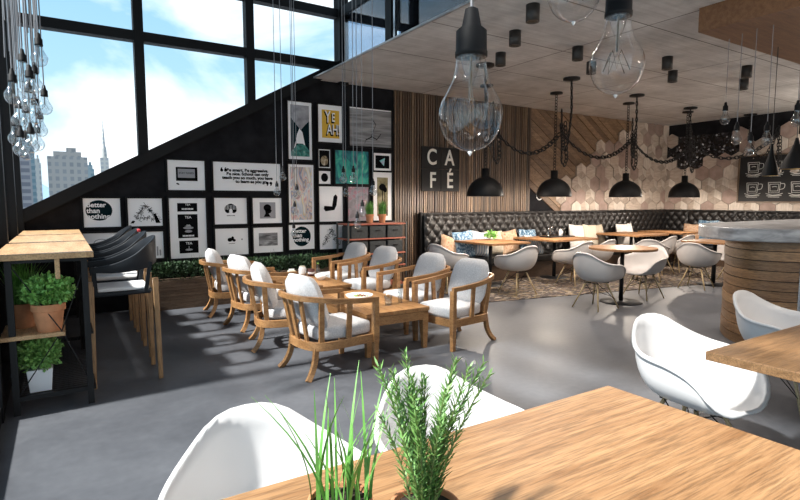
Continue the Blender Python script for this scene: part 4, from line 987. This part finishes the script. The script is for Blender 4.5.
t_ = thing('napkin_box', 'small cream napkin box at the left edge of the further coffee table', 'napkin holder', (2.76, 7.25, .43)); MB().box((0, 0, .035), (.10, .07, .07)).build('box_body', 'napkin', t_, bevel=.004); MB().box((0, 0, .08), (.08, .01, .03)).build('napkin', 'paper', t_)

# ------------------------------------------------------------------ plants
def leaves(q, n, pt, size, mi=0, up_bias=.3):
    for _ in range(n):
        c, out = pt(); d = (out + Vector((random.gauss(0, .6), random.gauss(0, .6), random.gauss(up_bias, .5)))).normalized()
        s__ = d.cross(Vector((random.gauss(0, 1), random.gauss(0, 1), random.gauss(0, 1)))).normalized(); z = d.cross(s__)
        L2 = size * random.uniform(.7, 1.3); W2 = L2 * .38
        q.add([c, c + d * L2 * .5 + s__ * W2 + z * W2 * .4, c + d * L2, c + d * L2 * .5 - s__ * W2 + z * W2 * .4], [(0, 1, 2), (0, 2, 3)], mi)
def ball(cx, cy, cz, rx, ry, rz_, shell_=.5):
    def f():
        while True:
            v = Vector((random.gauss(0, 1), random.gauss(0, 1), random.gauss(0, 1)))
            if v.length > .01: v.normalize(); break
        r = random.uniform(shell_, 1) ; return Vector((cx + v.x * rx * r, cy + v.y * ry * r, cz + v.z * rz_ * r)), v
    return f
def blades(q, n, r, h, spread, wd=.006, c=(0, 0, 0), seg=5):
    for _ in range(n):
        a = random.uniform(0, 2 * PI); d = r * math.sqrt(random.random()); hh = h * random.uniform(.55, 1.05); b__ = random.uniform(0, 2 * PI); sp = spread * random.random() * hh
        p0 = Vector((c[0] + d * math.cos(a), c[1] + d * math.sin(a), c[2])); vs = []; fs = []
        sd = Vector((-math.sin(b__), math.cos(b__), 0))
        for k in range(seg + 1):
            t = k / seg; p = p0 + Vector((math.cos(b__) * sp * t * t, math.sin(b__) * sp * t * t, hh * t)); w2 = wd * (1 - t ** 2) + .0005
            vs += [p - sd * w2, p + sd * w2]
        for k in range(seg): fs.append((2 * k, 2 * k + 1, 2 * k + 3, 2 * k + 2))
        q.add(vs, fs)
def rosemary(q, c, n, h, spread, nl=.026, mi_s=1):
    for _ in range(n):
        b__ = random.uniform(0, 2 * PI); sp = spread * random.uniform(.15, 1); hh = h * random.uniform(.6, 1.05); r0 = .03 * random.random()
        pts = [Vector((c[0] + math.cos(b__) * (r0 + sp * hh * t ** 1.6), c[1] + math.sin(b__) * (r0 + sp * hh * t ** 1.6), c[2] + hh * t)) for t in [k / 7 for k in range(8)]]
        q.tube(pts, [.0028 * (1 - .7 * k / 7) for k in range(8)], 5, mi_s)
        m_ = int(hh / .0032)
        for k in range(m_):
            t = .12 + .88 * k / m_; f = t * 7; i = min(6, int(f)); p = pts[i].lerp(pts[i + 1], f - i); ax = (pts[i + 1] - pts[i]).normalized()
            a = k * 2.4 + random.uniform(-.3, .3); o_ = Vector((math.cos(a), math.sin(a), 0)); d = (o_ + ax * random.uniform(.7, 1.5)).normalized()
            L2 = nl * random.uniform(.7, 1.15) * (1 if t < .9 else .7); s__ = d.cross(ax).normalized() * .0017
            q.add([p - s__ * .6, p + d * L2 * .5 - s__ * 1.3, p + d * L2, p + d * L2 * .5 + s__ * 1.3, p + s__ * .6], [(0, 1, 2, 3, 4)], 0)
def terracotta(t_, r, h):
    MB().lathe([(0, 0), (r * .70, 0), (r * .90, h * .74), (r * .98, h * .74), (r, h * .78), (r, h), (r * .90, h), (r * .86, h * .90), (0, h * .9)], 32).build('pot', 'terracotta', t_, False, .002)
    t_ = list(t_.children)[-1]
    MB().lathe([(0, h * .915), (r * .86, h * .91)], 20).build('soil', 'soil', t_)
# hedge planter
t_ = thing('hedge_planter', 'long low brown planter box with a dark green hedge along the gallery wall', 'planter', (2.25, 7.95, 0))
q = MB()
for k in range(9):
    off = random.uniform(0, .5)
    q.bb((-1.5, -.15 + random.uniform(0, .004), k * .045), (1.5, .12, k * .045 + .042))
q.build('planter_box', 'planter_wood', t_)
q = MB(); leaves(q, 5200, lambda: (Vector((random.uniform(-1.5, 1.5), random.uniform(-.14, .06), .40 + (random.random() ** .7) * .24)), Vector((0, -.6, .6))), .032)
q.build('hedge', 'leaf_hedge', t_)['kind'] = 'stuff'
q = MB(); blades(q, 60, 1, .18, .5, .003, (0, 0, 0))
q = MB()
for _ in range(70): blades(q, 1, .01, .20, .5, .003, (random.uniform(-1.45, 1.45), random.uniform(-.1, .02), .55))
q.build('grass_tufts', 'leaf_hedge', t_)['kind'] = 'stuff'

# bar table with steel frame
t_ = thing('window_bar_table', 'tall plank-topped bar table with black steel frame along the left window', 'bar table', (-.12, 6.2, 0))
XA, XZ, Y0, Y1 = -.26, .30, -1.78, 1.78
q = MB(); 
for k, (a, b__) in enumerate(((Y0, -.62), (-.618, .6), (.602, Y1))): q.bb((XA - .03, a, 1.095), (XZ, b__, 1.135))
q.build('tabletop', 'bar_top_wood', t_, bevel=.003)
for px, py in ((XA + .05, Y0 + .06), (XZ - .06, Y0 + .06), (XA + .05, 0), (XZ - .06, 0), (XA + .05, Y1 - .05), (XZ - .06, Y1 - .05)):
    MB().bb((px - .02, py - .02, 0), (px + .02, py + .02, 1.095)).build('leg', 'black_metal', t_)
q = MB()
for py in (Y0 + .06, 0, Y1 - .05): q.bb((XA + .05, py - .015, .10), (XZ - .04, py + .015, .13)); q.bb((XA + .05, py - .015, 1.07), (XZ - .04, py + .015, 1.094))
for px in (XA + .05, XZ - .04): q.bb((px - .015, Y0 + .06, .10), (px + .015, Y1 - .05, .13))
q.bb((XZ - .055, Y0 + .06, .52), (XZ - .025, Y1 - .05, .54)); q.build('rail', 'black_metal', t_)
q = MB(); yf = Y0 + .055
q.tube([(XA + .06, yf, 1.06), (XZ - .22, yf - .01, .57)], .004, 6); q.tube([(XZ - .05, yf, 1.06), (XZ - .22, yf - .01, .57)], .004, 6); q.tube([(XZ - .22, yf - .01, .57), (XZ - .05, yf, .14)], .004, 6); q.tube([(XZ - .22, yf - .01, .57), (XA + .07, yf, .14)], .004, 6)
for a, b__ in ((Y0 + .06, 0), (0, Y1 - .05)):
    q.tube([(XZ - .04, a, 1.06), (XZ - .04, b__, .14)], .004, 6); q.tube([(XZ - .04, b__, 1.06), (XZ - .04, a, .14)], .004, 6)
q.build('cross_wire', 'black_metal', t_)
q = MB()
y = Y0 + .08
while y < -.05: q.bb((XA + .05, y, .112), (XZ - .04, y + .002, .115)); y += .05
x = XA + .06
while x < XZ - .05: q.bb((x, Y0 + .06, .116), (x + .002, 0, .119)); x += .03
q.build('mesh_shelf', 'black_metal', t_)
MB().bb((XA - .02, Y0 + .03, .535), (XZ - .20, Y0 + .50, .565)).build('side_shelf', 'bar_top_wood', t_, bevel=.003)
MB().bb((XZ - .24, Y0 + .02, .95), (XZ - .21, Y0 + .05, 1.095)).build('hanging_block', 'bar_top_wood', t_, bevel=.002)
# pots on the bar table's shelves
t_ = thing('potted_basil', 'bushy basil in a terracotta pot on the bar table side shelf', 'potted plant', (-.115, 4.56, .565)); terracotta(t_, .108, .20)
q = MB(); leaves(q, 1500, ball(0, 0, .295, .165, .15, .105, .35), .036); q.build('foliage', 'leaf_basil', t_)['kind'] = 'stuff'
q = MB(); [q.tube([(0, 0, .18), (random.uniform(-.1, .1), random.uniform(-.1, .1), .28)], .003, 5) for _ in range(14)]; q.build('stems', 'stem_green', t_)
t_ = thing('potted_chives', 'tall grassy chives in a terracotta pot behind the basil', 'potted plant', (-.275, 4.78, .565)); terracotta(t_, .10, .185)
q = MB(); blades(q, 320, .075, .33, .55, .0035, (0, 0, .17)); q.build('foliage', 'leaf_grass', t_)['kind'] = 'stuff'
t_ = thing('potted_bush', 'round green bush in a white square pot on the mesh shelf', 'potted plant', (-.19, 4.62, .121)); 
MB().add([(-.062, -.062, 0), (.062, -.062, 0), (.062, .062, 0), (-.062, .062, 0), (-.08, -.08, .165), (.08, -.08, .165), (.08, .08, .165), (-.08, .08, .165)], [(0, 3, 2, 1), (4, 5, 6, 7), (0, 1, 5, 4), (1, 2, 6, 5), (2, 3, 7, 6), (3, 0, 4, 7)]) 
q = MB(); q.add([(-.066, -.066, 0), (.066, -.066, 0), (.066, .066, 0), (-.066, .066, 0), (-.08, -.08, .165), (.08, -.08, .165), (.08, .08, .165), (-.08, .08, .165)], [(0, 3, 2, 1), (4, 5, 6, 7), (0, 1, 5, 4), (1, 2, 6, 5), (2, 3, 7, 6), (3, 0, 4, 7)]); q.build('pot', 'white_pot', t_, bevel=.004)
q = MB(); leaves(q, 1500, ball(0, 0, .27, .145, .14, .13, .3), .03); q.build('foliage', 'leaf_bush', t_)['kind'] = 'stuff'
# herbs on the front table
p = at_depth(425, 470, 1.25); fx, fy = .62, .78
t_ = thing('potted_rosemary', 'rosemary plant on the front table, centre bottom of the photo', 'potted plant', (.61, .86, .75)); terracotta(t_, .075, .12)
q = MB(); rosemary(q, (0, 0, .10), 30, .31, .38, .032); q.build('foliage', ['leaf_rosemary', 'stem_green'], t_)['kind'] = 'stuff'
t_ = thing('potted_chives', 'sparse long green blades left of the rosemary on the front table', 'potted plant', (.475, .985, .75)); terracotta(t_, .07, .115)
q = MB(); blades(q, 36, .065, .27, .75, .0036, (0, 0, .10), 7); q.build('foliage', 'leaf_grass', t_)['kind'] = 'stuff'

# shelf unit with crates
t_ = thing('shelf_unit', 'grey metal shelf unit with red-brown shelves at the end of the gallery wall', 'shelf', (4.40, 7.78, 0)); W2, D2 = .55, .20
for sx in (-1, 1):
    for sy in (-1, 1): MB().box((sx * W2, sy * D2, .575), (.025, .025, 1.15)).build('post', 'grey_post', t_)
for z in (.10, .42, .63, .88, 1.12): MB().box((0, 0, z), (W2 * 2, D2 * 2 + .02, .022)).build('shelf_board', 'copper_shelf', t_, bevel=.002)
for z, nm in ((.891, 'top'), (.641, 'middle'), (.431, 'lower')):
    for k in range(3):
        c = thing('storage_crate', 'dark grey crate on the %s shelf, %s of three' % (nm, ('left', 'centre', 'right')[k]), 'crate', (4.40 - .34 + k * .34, 7.76, z), 0, 'dark crates in the shelf unit')
        hh = .20 if z > .5 else .17; MB().box((0, 0, hh / 2), (.30, .34, hh)).build('crate_box', 'crate_grey', c, bevel=.006); MB().box((0, -.175, hh * .62), (.09, .012, .02)).build('handle', 'black_metal', c)
for x, lb in ((4.32, 'left'), (4.56, 'right')):
    t_ = thing('potted_grass', 'terracotta pot of upright green grass on the shelf unit, %s of the two' % lb, 'potted plant', (x, 7.72, 1.131), 0, 'grass pots on the shelf unit'); terracotta(t_, .07, .15)
    q = MB(); blades(q, 200, .06, .24, .35, .0045, (0, 0, .13)); q.build('foliage', 'leaf_grass', t_)['kind'] = 'stuff'
# booth table items
t_ = thing('small_plant', 'tiny green leafy plant on the first booth table', 'potted plant', (6.62, 7.28, .79)); MB().lathe([(0, 0), (.04, 0), (.05, .05), (0, .05)], 16).build('pot', 'white_ceramic', t_, True)
q = MB(); leaves(q, 160, ball(0, 0, .09, .12, .10, .06, .2), .05); q.build('foliage', 'leaf_basil', t_)
tag(MB().bb((7.95, 7.05, .79), (8.65, 7.35, .81)).build('serving_tray', 'black_matte', bevel=.004), 'flat black tray on the second booth table', 'tray')
for k, (x, y, r, h, mt, lb) in enumerate(((8.05, 7.2, .04, .13, 'small_glass', 'leftmost, clear jar'), (8.20, 7.25, .045, .17, 'small_glass', 'taller clear carafe'), (8.34, 7.15, .04, .13, 'white_ceramic', 'white jar in the middle'), (8.50, 7.22, .035, .12, 'small_glass', 'rightmost, short clear jar'))):
    t_ = thing('condiment_jar', 'jar on the black tray, ' + lb, 'jar', (x, y, .81), 0, 'jars on the booth table tray')
    MB().lathe([(0, 0), (r, 0), (r, h * .7), (r * .6, h * .9), (r * .6, h), (0, h)], 16).build('jar_body', mt, t_, True); MB().lathe([(0, h), (r * .65, h), (r * .65, h + .02), (0, h + .02)], 12).build('lid', 'steel', t_, True)

# ------------------------------------------------------------------ bar stools (front faces -x = the bar table)
def make_stool(label, loc, rz, group):
    t_ = thing('bar_stool', label, 'bar stool', loc, rz, group)
    for sx, sy in ((-1, -1), (-1, 1), (1, -1), (1, 1)):
        q = MB(); q.sweep([(sx * .235, sy * .20, .86), (sx * .245, sy * .225, 0)], [.045, .034], [.036, .032], (0, 1, 0)); q.build('leg', 'stool_wood', t_, bevel=.004)
        q = MB(); q.lathe([(0, 0), (.009, 0), (.009, .006), (0, .006)], 8); q.v = [(a + sx * .238, -b__ * 1 * 0 + sy * .205 - .022 if sy < 0 else sy * .205 + .022, .80 + c_) for a, b__, c_ in q.v]
    q = MB(); q.prism([(-.21, -.19), (.20, -.19), (.22, -.1), (.22, .1), (.20, .19), (-.21, .19)], .73, .765); q.build('seat', 'stool_black', t_, bevel=.012)
    MB().box((-.015, 0, .782), (.42, .36, .036)).build('seat_pad', 'white_pad', t_, bevel=.02)
    # moulded band: low at the arms, sweeping up to the back
    pth = smooth_path([(-.24, -.235, .955), (-.05, -.25, .965), (.12, -.24, 1.01), (.22, -.17, 1.07), (.265, 0, 1.10), (.22, .17, 1.07), (.12, .24, 1.01), (-.05, .25, .965), (-.24, .235, .955)], 5); n = len(pth)
    hh = [.045 + .17 * math.sin(PI * k / (n - 1)) ** 1.6 for k in range(n)]
    q = MB(); q.sweep(pth, .018, hh); q.build('backrest', 'stool_black', t_, True, .006)
    for sy in (-1, 1):
        q = MB(); q.sweep([(.16, sy * .20, .745), (.20, sy * .215, 1.0)], .03, .016, (0, 1, 0)); q.build('back_upright', 'stool_black', t_); q = MB(); q.sweep([(-.20, sy * .195, .745), (-.21, sy * .235, .95)], .03, .016, (0, 1, 0)); q.build('back_upright', 'stool_black', t_)
    return t_
gS = 'black bar stools with wooden legs along the window bar'
s0 = make_stool('black bar stool with wooden legs and white pad, nearest the camera', (.40, 5.02, 0), 0, gS)
dup(s0, (.42, 5.75, 0), 0, 'black bar stool second from the camera along the window bar')
s2 = dup(s0, (.43, 6.45, 0), 0, 'black bar stool third from the camera, a red tip on its backrest')
MB().box((.262, -.10, 1.185), (.03, .12, .03)).build('red_tip', 'red_cloth', s2, bevel=.008)
dup(s0, (.43, 7.15, 0), 0, 'black bar stool farthest from the camera, before the gallery wall')

# ------------------------------------------------------------------ light
wd = bpy.data.worlds.new('sky'); S.world = wd; wd.use_nodes = True; nt = wd.node_tree; nt.nodes.clear()
out = nt.nodes.new('ShaderNodeOutputWorld'); bg = nt.nodes.new('ShaderNodeBackground'); tc = nt.nodes.new('ShaderNodeTexCoord')
mp = nt.nodes.new('ShaderNodeMapping'); mp.inputs['Scale'].default_value = (1, 1, 2.0); mp.inputs['Location'].default_value = (.35, .2, 0); nt.links.new(tc.outputs['Generated'], mp.inputs['Vector'])
ns = N(nt, 'ShaderNodeTexNoise', Scale=2.6, Detail=9.0, Roughness=.52, Distortion=.25); nt.links.new(mp.outputs[0], ns.inputs['Vector'])
rp = ramp(nt, [(.45, (0, 0, 0)), (.64, (1, 1, 1))]); nt.links.new(ns.outputs['Fac'], rp.inputs['Fac'])
sp = nt.nodes.new('ShaderNodeSeparateXYZ'); nt.links.new(tc.outputs['Generated'], sp.inputs[0])
gr = ramp(nt, [(0, (.42, .56, .62)), (.15, (.30, .47, .58)), (.45, (.17, .35, .52)), (1, (.13, .27, .46))]); nt.links.new(sp.outputs[2], gr.inputs['Fac'])
mx = N(nt, 'ShaderNodeMix', data_type='RGBA'); nt.links.new(rp.outputs['Color'], mx.inputs[0]); nt.links.new(gr.outputs['Color'], mx.inputs[6]); mx.inputs[7].default_value = (.86, .87, .88, 1)
nt.links.new(mx.outputs[2], bg.inputs['Color']); bg.inputs['Strength'].default_value = 1.2; nt.links.new(bg.outputs[0], out.inputs[0])
sd = bpy.data.lights.new('sun', 'SUN'); sd.energy = 6.5; sd.angle = R(3.5); sd.color = (1, .96, .90)
so = bpy.data.objects.new('sun', sd); C.objects.link(so)
el = R(49); dirv = Vector((math.cos(el), .03, -math.sin(el))); so.rotation_euler = dirv.to_track_quat('-Z', 'Y').to_euler(); so.location = (-6, 3, 9)

S.view_settings.view_transform = 'Standard'; S.view_settings.look = 'None'; S.view_settings.gamma = 1; S.view_settings.exposure = .7
S.view_settings.use_curve_mapping = False
S.cycles.use_denoising = True; S.cycles.max_bounces = 10; S.cycles.transparent_max_bounces = 24; S.cycles.sample_clamp_indirect = 6; S.cycles.caustics_refractive = False; S.cycles.caustics_reflective = False
